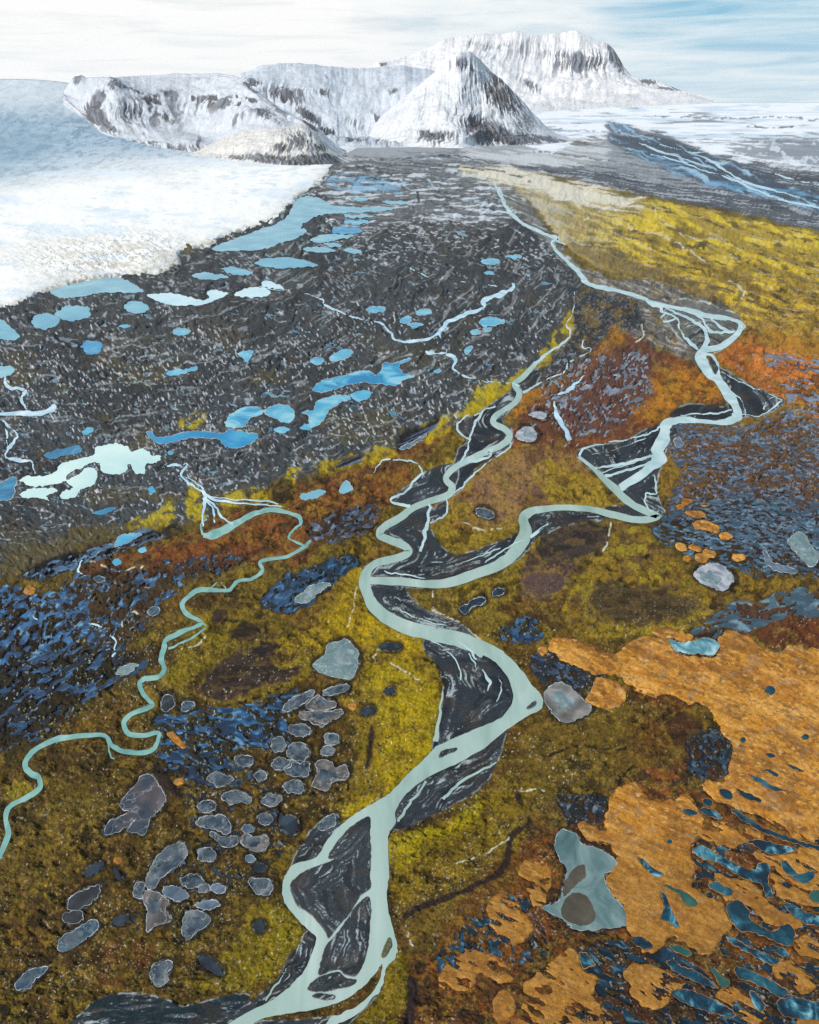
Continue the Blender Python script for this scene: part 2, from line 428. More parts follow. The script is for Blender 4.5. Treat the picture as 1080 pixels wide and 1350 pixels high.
# dark mud flats on the left
sl, m = region([(262, 915), (280, 880), (320, 856), (345, 846), (372, 846), (360, 868), (372, 880), (400, 880), (380, 896), (330, 912), (300, 925)], (64, 56, 50), 4, 6, 3)
region([(262, 915), (268, 900), (330, 896), (400, 880), (380, 896), (330, 915), (300, 925)], (82, 62, 62), 4, 6, 3, .7)
region([(308, 832), (330, 820), (346, 826), (344, 842), (322, 848), (308, 844)], (62, 54, 36), 2, 3, 2, .9)
region([(282, 808), (300, 800), (303, 812), (290, 822), (276, 820)], (66, 52, 40), 1, 3, 1, .9)
region([(0, 1100), (60, 1050), (140, 1010), (180, 1010), (130, 1080), (120, 1140), (60, 1180), (0, 1200)], (104, 90, 32), 14, 12, 4, .6)
region([(60, 990), (120, 985), (200, 1010), (150, 1040), (90, 1030)], (62, 52, 26), 10, 10, 4, .7)
region([(10, 1040), (30, 1030), (44, 1040), (36, 1050), (12, 1058)], (140, 130, 34), 3, 4, 2, .8)
region([(145, 1230), (190, 1225), (195, 1290), (150, 1305), (130, 1280)], (84, 48, 24), 8, 10, 5, .7, (14, 12, .4, .56, 261))
# ---- lower right: rusty wet bog
LR = [(540, 1200), (600, 1180), (660, 1150), (690, 1120), (700, 1070), (760, 1040), (840, 960), (900, 930), (960, 990), (1080, 1060), (1390, 1100), (1390, 1600), (500, 1600), (535, 1350), (545, 1270), (530, 1230)]
sl, m = region(LR, (92, 58, 30), 6, 9, 4)
LRM = np.zeros((NR, NC), f32); LRM[sl] = m
xs, ys = rot(U[sl], V[sl], 28)
paint(sl, m * sm(.5, .62, fbm(xs / 30, ys / 11, 265, 4)), (54, 40, 28), .9)
paint(sl, m * sm(.52, .64, fbm(xs / 22, ys / 8, 269, 4)), (122, 74, 30), .85)
paint(sl, m * sm(.62, .72, fbm(xs / 20, ys / 7, 273, 4)), (34, 32, 30), .8)
region([(530, 1195), (600, 1170), (660, 1150), (690, 1140), (660, 1200), (600, 1250), (545, 1260)], (96, 82, 30), 8, 8, 4, .85)
region([(640, 1150), (690, 1110), (720, 1110), (690, 1180), (640, 1230), (570, 1260), (600, 1200)], (100, 60, 30), 8, 8, 4, .6)
region([(720, 960), (800, 950), (900, 935), (930, 960), (880, 1010), (820, 1030), (740, 1080), (700, 1060), (700, 1010)], (98, 82, 30), 8, 10, 5, .85)
region([(830, 960), (880, 930), (920, 950), (890, 985), (860, 1010)], (88, 58, 26), 8, 10, 4, .8)
region([(820, 905), (860, 910), (900, 925), (915, 935), (880, 935), (845, 925)], (96, 56, 28), 4, 5, 3, .8)
region([(690, 1060), (740, 1000), (800, 1000), (820, 1030), (780, 1060), (720, 1100)], (90, 80, 32), 8, 10, 5, .6)
region([(940, 805), (1010, 800), (1080, 812), (1200, 830), (1200, 870), (1060, 862), (1000, 846), (960, 830)], (96, 54, 34), 6, 8, 4, .9)

heath = (1 - MORM) * (1 - sm(420, 300, V))
COLR *= (1 - .1 * heath)[..., None]
paint(FULL, heath * sm(.52, .64, fbm(U / 11, V / 8, 291, 4)) * sm(.4, .55, n2), (66, 50, 28), .5)
paint(FULL, heath * sm(.56, .66, fbm(U / 9, V / 7, 295, 4)), (136, 116, 46), .35)
paint(FULL, heath * sm(.62, .72, fbm(U / 5, V / 4, 297, 3)), (34, 28, 18), .5)
bandm = heath * (1 - RIDM) * sm(560, 640, V) * (.25 + .75 * sm(.4, .6, fbm(U / 75, V / 55, 409, 3)))
bnd = .5 + .5 * np.sin((n1 * .7 + n2 * .3) * 60)
paint(FULL, bandm * sm(.72, .95, bnd) * sm(.4, .6, fbm(U / 36, V / 28, 411, 3)), (58, 42, 24), .5)
paint(FULL, bandm * sm(.72, .95, 1 - bnd) * sm(.42, .6, fbm(U / 30, V / 24, 413, 3)), (132, 112, 30), .4)
vein = 1 - np.abs(2 * fbm(U / 22, V / 17, 415, 4) - 1)
paint(FULL, bandm * sm(.95, .985, vein) * sm(.42, .6, n2), (26, 21, 14), .75)
hol = fbm(U / 15, V / 10, 417, 4)
paint(FULL, bandm * sm(.6, .7, hol), (32, 25, 15), .65)
HS -= bandm * 2.2 * sm(.55, .7, hol)
# bare dark mud basins between the moss cushions
for p_, c_ in (([(262, 915), (280, 880), (320, 856), (345, 846), (372, 846), (360, 868), (372, 880), (400, 880), (380, 896), (330, 912), (300, 925)], (50, 43, 40)), ([(308, 832), (330, 820), (346, 826), (344, 842), (322, 848), (308, 844)], (48, 42, 32)),
               ([(320, 862), (345, 848), (372, 846), (362, 862), (330, 870)], (34, 30, 32)), ([(282, 808), (300, 800), (303, 812), (290, 822), (276, 820)], (50, 40, 34)),
               ([(718, 700), (790, 688), (806, 698), (798, 722), (760, 738), (716, 740)], (56, 50, 46)), ([(694, 758), (736, 754), (748, 772), (722, 786), (694, 780)], (76, 62, 62)),
               ([(782, 778), (850, 774), (908, 792), (896, 812), (830, 822), (784, 806)], (64, 54, 36)), ([(846, 730), (856, 726), (860, 738), (850, 742)], (22, 20, 18)),
               ([(880, 950), (905, 940), (930, 955), (915, 985), (890, 990)], (60, 38, 24)), ([(700, 640), (720, 650), (716, 662), (700, 656)], (92, 70, 62)),
               ([(206, 706), (230, 690), (240, 700), (222, 716)], (34, 30, 26)), ([(355, 648), (372, 632), (384, 640), (380, 662), (364, 668)], (36, 28, 20)), ([(596, 596), (602, 580), (608, 590), (602, 604)], (40, 32, 24)),
               ([(40, 1296), (66, 1272), (72, 1282), (52, 1300)], (18, 16, 14)), ([(112, 1222), (130, 1210), (140, 1216), (126, 1234)], (18, 16, 14)), ([(0, 1325), (12, 1320), (14, 1345), (0, 1350)], (20, 18, 14))):
    sl, m = region(p_, c_, 3, 8, 4, .86)
    paint(sl, m * sm(.5, .64, fbm(U[sl] / 18, V[sl] / 8, 431, 4)), tuple(q * .62 for q in c_), .7)
    paint(sl, m * sm(.56, .68, fbm(U[sl] / 10, V[sl] / 5, 433, 4)), (96, 80, 46), .5)
    rim(p_, (122, 104, 24), 3, 3, 3, .55, 8, 421, .4, .6)
    HS[sl] *= 1 - .7 * m
for p_, c_ in (([(484, 900), (540, 880), (576, 910), (578, 958), (556, 1008), (520, 1038), (500, 1010), (506, 960)], (150, 136, 14)), ([(516, 1106), (580, 1088), (634, 1048), (628, 1080), (580, 1112), (532, 1150), (515, 1140)], (146, 136, 10)), ([(466, 760), (478, 742), (482, 790), (500, 830), (552, 842), (556, 862), (520, 866), (470, 840), (430, 850), (420, 830)], (150, 130, 14)), ([(340, 1210), (374, 1196), (398, 1226), (362, 1282), (320, 1300)], (124, 116, 16)), ([(630, 520), (660, 512), (672, 524), (640, 548), (618, 548)], (166, 150, 14)), ([(430, 1090), (470, 1062), (520, 1040), (492, 1060), (452, 1086)], (150, 134, 12))):
    region(p_, c_, 6, 8, 5, .6, (16, 12, .36, .56, 427))
COLR *= 1 + heath[..., None] * np.array([.07, -.03, -.08], f32)
COLR *= (1 + heath * .4 * (n4 - .5) + heath * .5 * (_rng.random((NR, NC)).astype(f32) - .5))[..., None]
HS *= .25 + .75 * sm(190, 330, V)
# ---- bog pool mosaics
def mosaic(pts, su, sv, angd, thr, seed, cols, base=None, feather=8, basek=.8, hard=7.0):
    su, sv = su * .68, sv * .68
    sl, m = field(pts, feather, 10, 4)
    if base is not None:
        paint(sl, m, base, basek)
    xs, ys = rot(U[sl] + 6 * WU[sl], V[sl] + 5 * WV[sl], angd)
    w = fbm(xs / su / 1.6, ys / sv / 1.6, seed + 5, 2) * 1.2
    n = .7 * vn(xs / su + w, ys / sv + w, seed) + .3 * vn(xs / su * 2.1, ys / sv * 2.1 + w, seed + 7)
    p = np.clip(.5 + (n - thr) * hard, 0, 1.4) * sm(.25, .6, m)
    POOL[sl] = np.maximum(POOL[sl], p)
    t = fbm(xs / su / 1.4, ys / sv / 1.4, seed + 11, 2)
    t2 = vn(xs / su * 1.3, ys / sv * 1.5, seed + 15)
    c = lin(cols[0]) * np.ones(p.shape + (1,))
    c = c + (lin(cols[1]) - c) * sm(.4, .58, t)[..., None]
    c = c + (lin(cols[2]) - c) * (sm(.6, .8, t2) * sm(.45, .55, t))[..., None]
    k = sm(.2, .45, p)[..., None]
    PCOL[sl] = PCOL[sl] * (1 - k) + c * k
    # damp dark peat margins and a few pale frosted edges
    paint(sl, m * sm(.02, .4, p), (20, 18, 18), .9)
    e = np.clip(1 - np.abs(p - .4) * 4, 0, 1) * sm(.5, .66, vn(U[sl] / 3, V[sl] / 3, seed + 19)) * sm(.3, .6, m)
    paint(sl, e, (176, 186, 190), .6)


mosaic([(60, 410), (250, 370), (420, 320), (660, 300), (730, 360), (700, 450), (600, 540), (420, 590), (300, 640), (120, 690), (20, 700), (0, 460)], 15, 7, 8, .8, 385, ((60, 110, 140), (96, 160, 190), (150, 196, 210)), None, 12)
mosaic([(-300, 500), (0, 460), (40, 690), (-300, 760)], 13, 6, 8, .8, 387, ((60, 110, 140), (96, 160, 190), (150, 196, 210)), None, 12)
BLUE = ((32, 56, 84), (56, 110, 160), (122, 178, 216))
mosaic([(-300, 790), (0, 770), (60, 780), (110, 790), (120, 830), (90, 860), (40, 870), (-300, 900)], 10, 7, -30, .5, 301, ((40, 84, 130), (66, 132, 188), (140, 196, 228)), (28, 25, 24), 8, .9)
mosaic([(90, 760), (180, 750), (260, 736), (330, 730), (300, 760), (240, 775), (200, 800), (190, 830), (140, 860), (90, 830)], 9, 6, -32, .6, 305, BLUE, (48, 36, 30), 8, .8)
mosaic([(-300, 870), (40, 860), (110, 850), (190, 860), (180, 890), (120, 920), (60, 970), (0, 990), (-300, 1040)], 20, 6, -28, .6, 309, ((22, 36, 54), (40, 84, 128), (76, 130, 176)), (26, 24, 22), 10, .9)
mosaic([(30, 755), (90, 735), (160, 712), (210, 706), (150, 732), (90, 752), (60, 765)], 9, 5, -20, .52, 313, ((40, 60, 84), (84, 130, 170), (150, 190, 214)), (28, 26, 24), 3, .9)
mosaic([(205, 955), (260, 940), (340, 925), (400, 905), (372, 945), (380, 985), (310, 985), (300, 1030), (250, 1030), (215, 1010)], 13, 6, 10, .52, 317, ((30, 60, 92), (54, 112, 164), (116, 176, 214)), (34, 34, 30), 6, .85)
mosaic([(250, 1030), (330, 1010), (380, 1080), (370, 1130), (300, 1170), (220, 1190), (200, 1230), (150, 1240), (210, 1150), (250, 1100)], 10, 7, 20, .68, 321, ((24, 36, 48), (44, 66, 88), (74, 104, 128)), None, 10)
mosaic([(870, 580), (920, 556), (990, 560), (1040, 540), (1090, 560), (1390, 600), (1390, 760), (1080, 740), (1010, 740), (960, 720), (900, 690), (880, 660), (905, 620)], 8, 2.8, 8, .53, 325, ((70, 78, 94), (108, 122, 144), (156, 172, 194)), (86, 60, 46), 9, .8)
mosaic([(860, 690), (905, 670), (985, 650), (1060, 670), (1390, 720), (1390, 780), (1050, 760), (1000, 758), (960, 748), (920, 740), (880, 720)], 11, 3.6, 10, .52, 329, ((60, 84, 104), (92, 124, 148), (150, 180, 200)), (44, 34, 28), 7, .85)
mosaic([(960, 795), (1010, 790), (1060, 780), (1390, 790), (1390, 830), (1080, 812), (1000, 826), (960, 850), (890, 860), (880, 845), (930, 820)], 20, 8, -5, .48, 333, ((74, 96, 110), (96, 128, 146), (150, 182, 196)), (70, 50, 42), 6, .8)
mosaic([(1000, 455), (1060, 470), (1390, 500), (1390, 590), (1070, 560), (1040, 520)], 17, 4.5, 10, .6, 337, ((104, 100, 110), (140, 150, 172), (168, 184, 206)), None, 8)
mosaic([(730, 500), (780, 470), (840, 460), (860, 500), (840, 540), (790, 580), (740, 560), (720, 530)], 7, 5, -50, .62, 341, ((120, 120, 132), (160, 168, 182), (196, 206, 216)), (84, 56, 50), 8, .7)
mosaic([(400, 700), (440, 676), (490, 664), (505, 676), (470, 712), (430, 716)], 9, 5, -20, .52, 345, ((54, 60, 76), (98, 108, 130), (150, 160, 178)), (48, 38, 32), 5, .85)
mosaic([(700, 860), (760, 870), (800, 890), (770, 915), (720, 905)], 8, 5, 20, .5, 349, ((36, 46, 64), (66, 90, 122), (110, 140, 168)), (40, 32, 28), 4, .85)
mosaic([(660, 825), (690, 815), (714, 820), (708, 842), (672, 846)], 8, 6, 10, .45, 353, ((40, 66, 96), (70, 108, 148), (120, 156, 188)), (36, 34, 28), 3, .85)
mosaic([(900, 990), (940, 960), (965, 990), (960, 1020), (915, 1025)], 8, 6, 30, .5, 357, ((34, 42, 52), (58, 76, 92), (104, 124, 138)), (40, 32, 28), 5, .85)
mosaic([(740, 1050), (800, 1050), (800, 1075), (760, 1088), (742, 1080)], 8, 6, 10, .52, 361, ((34, 40, 48), (66, 78, 92), (140, 150, 162)), (44, 34, 32), 4, .85)
mosaic([(580, 1255), (640, 1200), (690, 1180), (720, 1240), (700, 1270), (640, 1260), (590, 1290)], 10, 7, 50, .56, 365, ((28, 50, 70), (46, 86, 112), (100, 140, 164)), None, 6)
mosaic([(750, 1260), (830, 1240), (900, 1260), (960, 1300), (1080, 1280), (1390, 1300), (1390, 1600), (780, 1600), (770, 1310)], 24, 7, 26, .55, 369, ((18, 32, 46), (32, 66, 88), (90, 134, 156)), (46, 34, 26), 8, .7)
mosaic([(880, 1110), (960, 1110), (1080, 1120), (1390, 1150), (1390, 1330), (1080, 1290), (1000, 1280), (930, 1240), (900, 1170)], 24, 7, 28, .63, 373, ((16, 44, 62), (26, 74, 98), (86, 140, 158)), None, 8)
mosaic([(340, 792), (352, 772), (400, 748), (455, 733), (472, 742), (450, 764), (410, 792), (392, 804), (360, 800)], 9, 6, -30, .36, 377, ((24, 44, 66), (44, 88, 130), (84, 140, 184)), (28, 30, 28), 2, .95)
mosaic([(720, 480), (760, 460), (770, 500), (740, 560), (700, 580), (690, 560), (716, 520)], 8, 5, -40, .7, 381, ((130, 130, 140), (168, 176, 186), (200, 208, 216)), None, 6)
for p_, cw_, ch_, an_, ln_, pr_, c_ in (([(880, 570), (990, 556), (1040, 540), (1390, 590), (1390, 760), (1010, 740), (900, 690), (905, 620)], 9, 3.6, 10, 7, .45, (134, 146, 164)),
                                        ([(880, 670), (1390, 680), (1390, 770), (960, 750), (900, 720)], 12, 4.4, 12, 9, .45, (24, 22, 24)),
                                        ([(970, 470), (1080, 470), (1390, 500), (1390, 570), (1040, 530)], 12, 5, 10, 8, .35, (170, 176, 192)),
                                        ([(700, 520), (780, 470), (840, 460), (860, 500), (790, 590), (730, 590)], 7, 5, 120, 5, .2, (170, 172, 184)),
                                        ([(-300, 780), (60, 770), (190, 800), (180, 890), (0, 990), (-300, 1000)], 9, 5.5, 125, 5, .22, (130, 172, 204)),
                                        ([(215, 960), (330, 930), (390, 930), (380, 985), (300, 1020), (230, 1020)], 8, 5, 60, 5, .45, (130, 176, 210)),
                                        ([(560, 1250), (680, 1180), (720, 1240), (690, 1270)], 9, 6, 50, 7, .3, (140, 170, 186)),
                                        ([(880, 1110), (1390, 1120), (1390, 1600), (760, 1600), (760, 1270), (900, 1240)], 16, 8, 28, 12, .3, (150, 132, 100))):
    sl, m = field(p_, 6, 8, 3)
    paint(sl, m * dashes(sl, cw_, ch_, an_, ln_ * .7, .7, int(cw_ * 10 + ln_), pr_ * .7), c_, .8)
# frost specks on the heath
fro = fbm(U / 40, V / 30, 391, 3)
FG = np.zeros((NR, NC), f32) + sm(700, 900, V) * (1 - MORM)
n5 = vn(U / 1.5, V / 1.4, 395)
paint(FULL, FG * (1 - LRM) * dashes(FULL, 4.2, 3.8, 60, .8, .35, 51, .34 * sm(.44, .68, fro), 80), (200, 196, 172), .7)
paint(FULL, FG * (1 - .7 * LRM) * dashes(FULL, 7, 6, 60, 1.6, .6, 53, .2 * sm(.44, .64, fbm(U / 34, V / 26, 405, 3)), 80), (206, 202, 180), .75)
paint(FULL, FG * dashes(FULL, 6, 5.5, 60, 2.4, 1.5, 55, .5 * sm(.4, .6, fbm(U / 24, V / 20, 407, 3)), 80), (30, 25, 14), .6)
paint(FULL, FG * sm(.80, .9, vn(U / 2.4, V / 1.9, 399)) * sm(.5, .66, fbm(U / 30, V / 24, 401, 3)) * sm(960, 1100, V), (168, 166, 140), .55)
paint(FULL, FG * sm(.66, .8, n4), (44, 36, 16), .5)
# ------------------------------------------------------------------ ponds: (label, outline, look, rim)
SM_ = 'small meltwater ponds on the moraine'
ICE_ = 'frozen bog pools among the moss'
SLIT = 'narrow pools in the orange bog'
P = []
def pond(label, pts, look, rimmed=False, group=None, name='pond', cat='pond', halo=None):
    P.append((label, pts, look, rimmed, group, name, cat, halo))

# meltwater ponds along the ice front
pond('long pale blue meltwater lake hugging the ragged glacier front', [(278, 329), (300, 318), (322, 311), (342, 302), (360, 297), (380, 283), (390, 264), (407, 258), (423, 262), (440, 271), (470, 273), (500, 273), (526, 275), (493, 279), (460, 281), (427, 283), (411, 289), (397, 298), (405, 305), (393, 313), (372, 320), (345, 329), (310, 331)], 'ice_blue', cat='lake', name='meltwater_lake')
pond('crescent pale blue pond tucked under the glacier snout', [(66, 384), (80, 376), (107, 370), (140, 367), (160, 366), (173, 373), (190, 384), (165, 386), (140, 385), (115, 390), (95, 392), (77, 391)], 'ice_blue')
pond('whitish slender pond trailing right from the crescent pond', [(193, 389), (210, 387), (230, 387), (250, 391), (268, 396), (284, 394), (270, 401), (240, 403), (215, 399)], 'milky', group=SM_)
pond('oval turquoise pond below the crescent pond, right of a touching pair', ell(97, 412, 24, 10, -4), 'turq')
pond('oval turquoise pond touching its larger neighbour on the left', ell(60, 424, 18, 10.5), 'turq')
pond('round turquoise pond alone under the whitish slender pond', ell(180, 405, 17, 8.5, 3), 'turq')
pond('turquoise pond cut by the left edge below the ice', [(-40, 412), (0, 421), (10, 428), (27, 443), (20, 448), (0, 447), (-40, 440)], 'turq')
pond('vivid blue round pond on dark moraine below the turquoise ponds', ell(121, 457, 13.5, 9), 'vivid')
pond('tiny bright blue pond with pale rim right of the vivid round pond', ell(239, 437, 12, 4.8), 'sky', True, group=SM_)
pond('sliver pond just above the tiny bright blue pond', ell(165, 430, 9, 2.2), 'sky', group=SM_)
pond('pale thin pond under the long meltwater lake, left of a lens pond', [(253, 363), (268, 359), (290, 362), (302, 366), (280, 369), (262, 367)], 'ice_blue', group=SM_)
pond('small turquoise lens pond below the glacier-front lake', [(292, 354), (305, 351), (333, 358), (327, 363), (305, 361)], 'turq', group=SM_)
pond('milky white pond beside the lens ponds', [(308, 388), (324, 380), (345, 379), (357, 386), (344, 392), (318, 391)], 'milky', group=SM_)
pond('ragged milky sliver joining the whitish slender pond', [(272, 385), (285, 382), (302, 387), (285, 394), (268, 398), (276, 391)], 'milky', group=SM_)
pond('small milky pond where the thin meltwater stream begins', [(344, 372), (356, 371), (375, 379), (366, 381), (350, 378)], 'milky', group=SM_)
pond('small star-shaped blue pond on dark gravel', [(312, 467), (320, 463), (333, 462), (332, 470), (324, 478), (320, 472)], 'sky', group=SM_)
pond('blue tadpole-shaped pond on dark gravel', [(218, 491), (230, 487), (248, 487), (257, 482), (260, 487), (245, 492), (225, 495)], 'sky', group=SM_)
pond('flat turquoise lens pond with a blunt left end under the lake', [(336, 347), (350, 341), (385, 340), (404, 344), (420, 350), (400, 353), (360, 353)], 'turq')
pond('vivid blue bar-shaped pond right of the glacier-front lake', [(438, 301), (445, 298), (470, 300), (478, 304), (470, 308), (440, 307)], 'vivid', group=SM_)
pond('pale bar-shaped pond under the vivid blue bar pond', [(408, 316), (430, 309), (465, 310), (458, 314), (435, 318), (420, 320)], 'ice_blue', group=SM_)
pond('thin pale pond above two stacked bar ponds', [(455, 284), (480, 283), (498, 285), (480, 287), (460, 287)], 'ice_blue', group=SM_)
pond('teal bar pond between a thin pale pond and the vivid one', [(455, 291), (480, 290), (489, 293), (470, 296), (456, 295)], 'sky', group=SM_)
pond('thin streak pond at the left end of the lowest bar pond row', [(400, 327), (420, 325), (444, 330), (430, 333), (405, 331)], 'ice_blue', group=SM_)
pond('streak pond at the right end of the lowest bar pond row', [(453, 329), (465, 327), (477, 331), (474, 335), (458, 333)], 'ice_blue', group=SM_)
pond('hairline pond at the head of the moraine', [(463, 262), (475, 260), (486, 262), (475, 265)], 'ice_blue', group=SM_)
pond('pale patch pond right of the hairline pond', [(503, 266), (520, 264), (543, 267), (530, 270), (510, 269)], 'ice_blue', group=SM_)
pond('little bar pond hanging under a pale bar pond', [(427, 321), (440, 320), (451, 324), (440, 326)], 'ice_blue', group=SM_)
for lab, p in (('little square blue pond near the big bend of the river', [(633, 345), (640, 341), (658, 342), (657, 348), (640, 348)]), ('little flat blue pond between the square pond and the river', [(663, 338), (675, 336), (689, 337), (685, 341), (668, 340)]),
               ('little spotted pond under the square pond', [(637, 359), (648, 357), (652, 361), (642, 362)]), ('small blue pond at the middle of the moraine', [(482, 408), (490, 404), (507, 405), (506, 411), (490, 412)]),
               ('rounded blue pond in the fork of two streams', [(548, 411), (556, 407), (568, 409), (566, 414), (554, 416)]), ('blue patch pond left below the rounded pond', [(527, 422), (536, 416), (543, 420), (538, 426), (529, 426)]),
               ('flat blue streak below the patch pond', [(537, 428), (550, 425), (560, 428), (548, 432)]), ('broad bright blue pond right of the forked stream', [(632, 424), (640, 418), (655, 418), (666, 424), (655, 429), (640, 430)]),
               ('small pale pond under the broad bright pond', [(637, 433), (646, 432), (648, 436), (640, 437)]), ('pale flecked pond between the fork and the broad pond', [(620, 437), (628, 434), (634, 440), (624, 441)]),
               ('leaf-shaped blue pond in the middle of the dark moraine', [(434, 472), (446, 463), (458, 460), (466, 465), (455, 473), (440, 477)]), ('small round blue pond left of the leaf pond', [(409, 474), (418, 471), (428, 475), (420, 481), (411, 479)]),
               ('small blue pond right of the long blue ponds', [(570, 489), (580, 487), (583, 490), (573, 492)]), ('ragged blue speck pond beside the stream fork', [(612, 462), (620, 456), (624, 458), (616, 468)])):
    pond(lab, p, 'sky', True, group=SM_)
pond('long angular blue pond with a star-like right end', [(412, 514), (422, 503), (445, 497), (470, 490), (486, 489), (496, 494), (503, 487), (507, 478), (520, 479), (538, 471), (542, 474), (527, 483), (532, 492), (546, 497), (533, 501), (520, 508), (495, 506), (470, 505), (450, 511), (425, 517)], 'blue2', True)
pond('two-lobed blue pond with a dark west half', [(296, 556), (308, 543), (328, 536), (345, 539), (352, 540), (345, 546), (330, 552), (325, 560), (310, 564), (298, 562)], 'blue2', True)
pond('rounded pale blue pond between the two-lobed and the curved pond', [(354, 538), (368, 532), (385, 538), (389, 548), (380, 558), (365, 553), (350, 546)], 'sky', True)
pond('curved light blue pond bending up to the right', [(395, 543), (412, 540), (420, 528), (440, 522), (455, 521), (463, 526), (448, 532), (435, 540), (428, 552), (420, 560), (412, 563), (407, 556), (408, 549)], 'sky', True)
pond('small blue pond at the upper tip of the curved pond', [(462, 520), (475, 515), (488, 516), (486, 525), (470, 529)], 'sky', group=SM_)
pond('small blue pond under the curved pond', [(395, 564), (408, 558), (415, 562), (405, 567)], 'sky', group=SM_)
pond('thin blue pond under the rounded pale pond', [(361, 565), (372, 562), (383, 566), (374, 571), (363, 569)], 'sky', group=SM_)
pond('long ragged deep blue pond with a bulging right end', [(193, 571), (200, 569), (210, 577), (240, 570), (258, 568), (290, 570), (305, 566), (322, 570), (341, 573), (332, 585), (318, 590), (305, 592), (295, 588), (288, 580), (262, 577), (240, 580), (217, 586), (205, 582)], 'vivid', True)
pond('deep blue sausage-shaped pond above the milky pond', [(58, 600), (70, 594), (85, 591), (103, 588), (107, 596), (90, 600), (68, 605)], 'vivid2')
pond('large milky cloud-shaped pond with scalloped edge', [(26, 633), (35, 628), (60, 627), (75, 620), (80, 612), (105, 605), (124, 600), (126, 591), (140, 586), (155, 585), (169, 590), (174, 597), (182, 592), (195, 594), (200, 600), (212, 601), (212, 607), (203, 611), (193, 612), (190, 624), (178, 624), (175, 617), (170, 612), (166, 622), (150, 626), (135, 622), (130, 611), (117, 611), (105, 618), (88, 625), (85, 635), (60, 640), (42, 642), (32, 637)], 'milky2')
pond('milky pond lobe under the cloud-shaped pond', [(88, 635), (105, 625), (113, 617), (125, 618), (129, 625), (122, 640), (106, 645), (100, 655), (85, 658), (79, 655), (82, 648), (97, 643)], 'milky2')
pond('milky pond with ragged lower edge left of the milky lobe', [(26, 652), (40, 645), (60, 643), (76, 646), (70, 651), (60, 654), (65, 660), (50, 656), (35, 657)], 'milky2')
pond('pale blue pond at the head of the left stream', [(-30, 480), (0, 483), (15, 483), (20, 490), (6, 497), (-30, 500)], 'ice_blue')
pond('mottled blue pond cut by the left edge', [(-40, 640), (0, 636), (20, 628), (19, 648), (8, 660), (-40, 662)], 'vivid2', True)
pond('narrow blue pond under the milky ponds', [(121, 678), (135, 671), (152, 668), (150, 673), (132, 679)], 'vivid2', group=SM_)
pond('bright blue kite-shaped pond in the dark gully', [(150, 721), (157, 706), (170, 703), (187, 704), (176, 712), (160, 720)], 'sky', True)
for lab, p in (('tiny blue pond in moss under the gully', [(182, 725), (190, 721), (193, 727), (186, 729)]), ('blue pond fleck by the rusty slope', [(148, 740), (156, 736), (160, 743), (152, 746)]), ('speck of blue water under the milky cloud pond', [(195, 645), (201, 641), (206, 649), (200, 650)]), ('speck of pale water left of the blue long pond', [(108, 570), (118, 563), (124, 568), (114, 574)]), ('blue speck between the long ragged pond and the stream head', ell(225, 597, 4, 3))):
    pond(lab, p, 'sky', group=SM_)
pond('pale teal rectangular pond on the grey flats', [(396, 654), (404, 650), (424, 646), (428, 650), (420, 655), (402, 659)], 'ice_blue', True)
pond('pale pointed pond right of the rectangular pond', [(447, 646), (452, 638), (457, 634), (465, 644), (462, 648), (450, 651)], 'ice_blue', True)
pond('grey-blue slanted sliver pond on the left bank heath', [(527, 590), (545, 581), (562, 572), (556, 580), (540, 590), (528, 593)], 'grey_blue', True)
# frozen pools on the right heath
pond('jagged white frozen pool by the rust slope', [(680, 574), (690, 564), (700, 563), (708, 574), (703, 582), (690, 582)], 'white_ice', True, ICE_, 'frozen_pool', 'frozen pond')
pond('thin white frozen pool above the jagged one', [(698, 546), (705, 543), (720, 545), (718, 552), (708, 551)], 'white_ice', True, ICE_, 'frozen_pool', 'frozen pond')
pond('oval grey boulder-like frozen pool on the yellow heath', ell(639, 677, 12.5, 6, 14), 'grey_ice', True, ICE_, 'frozen_pool', 'frozen pond', 'dark')
pond('small blue pool left of the right bend', [(889, 580), (896, 577), (902, 586), (893, 591)], 'grey_blue', True, ICE_, 'frozen_pool', 'frozen pond')
pond('big pale teal frozen pool with white rim at the right edge', [(1040, 711), (1052, 702), (1063, 706), (1068, 718), (1078, 728), (1079, 738), (1072, 747), (1062, 742), (1052, 731), (1043, 722)], 'pale_ice', True, ICE_, 'frozen_pool', 'frozen pond', 'dark')
pond('blue-grey pool left of the white-rimmed teal one', [(1006, 727), (1012, 728), (1017, 740), (1030, 744), (1052, 752), (1044, 757), (1022, 752), (1010, 742)], 'grey_blue', True, ICE_, 'frozen_pool', 'frozen pond')
pond('white frosted ice patch beside the round moss island', [(915, 757), (925, 747), (940, 743), (955, 748), (968, 763), (962, 772), (953, 780), (938, 774), (920, 766)], 'white_ice', True, ICE_, 'frozen_pool', 'frozen pond')
pond('sunken blue pools joined like a dumbbell on yellow moss', [(605, 802), (614, 797), (626, 790), (638, 787), (641, 793), (634, 798), (622, 800), (617, 809), (610, 808)], 'navy_ice', True, None, 'frozen_pool', 'frozen pond', 'dark')
pond('little blue capsule pool right of the dumbbell pool', ell(657, 781, 9, 5, -18), 'navy_ice', True, ICE_, 'frozen_pool', 'frozen pond', 'dark')
pond('grey and white ice sheet left of the orange lobe', [(718, 915), (735, 900), (750, 905), (764, 918), (780, 934), (768, 946), (745, 953), (730, 942), (722, 930)], 'white_ice2', True, None, 'frozen_pool', 'frozen pond', 'dark')
pond('teal pool with pale ice notched into the orange bog', [(882, 842), (890, 845), (905, 846), (925, 842), (938, 841), (950, 850), (943, 862), (936, 866), (920, 862), (905, 862), (890, 858)], 'teal_ice', True)
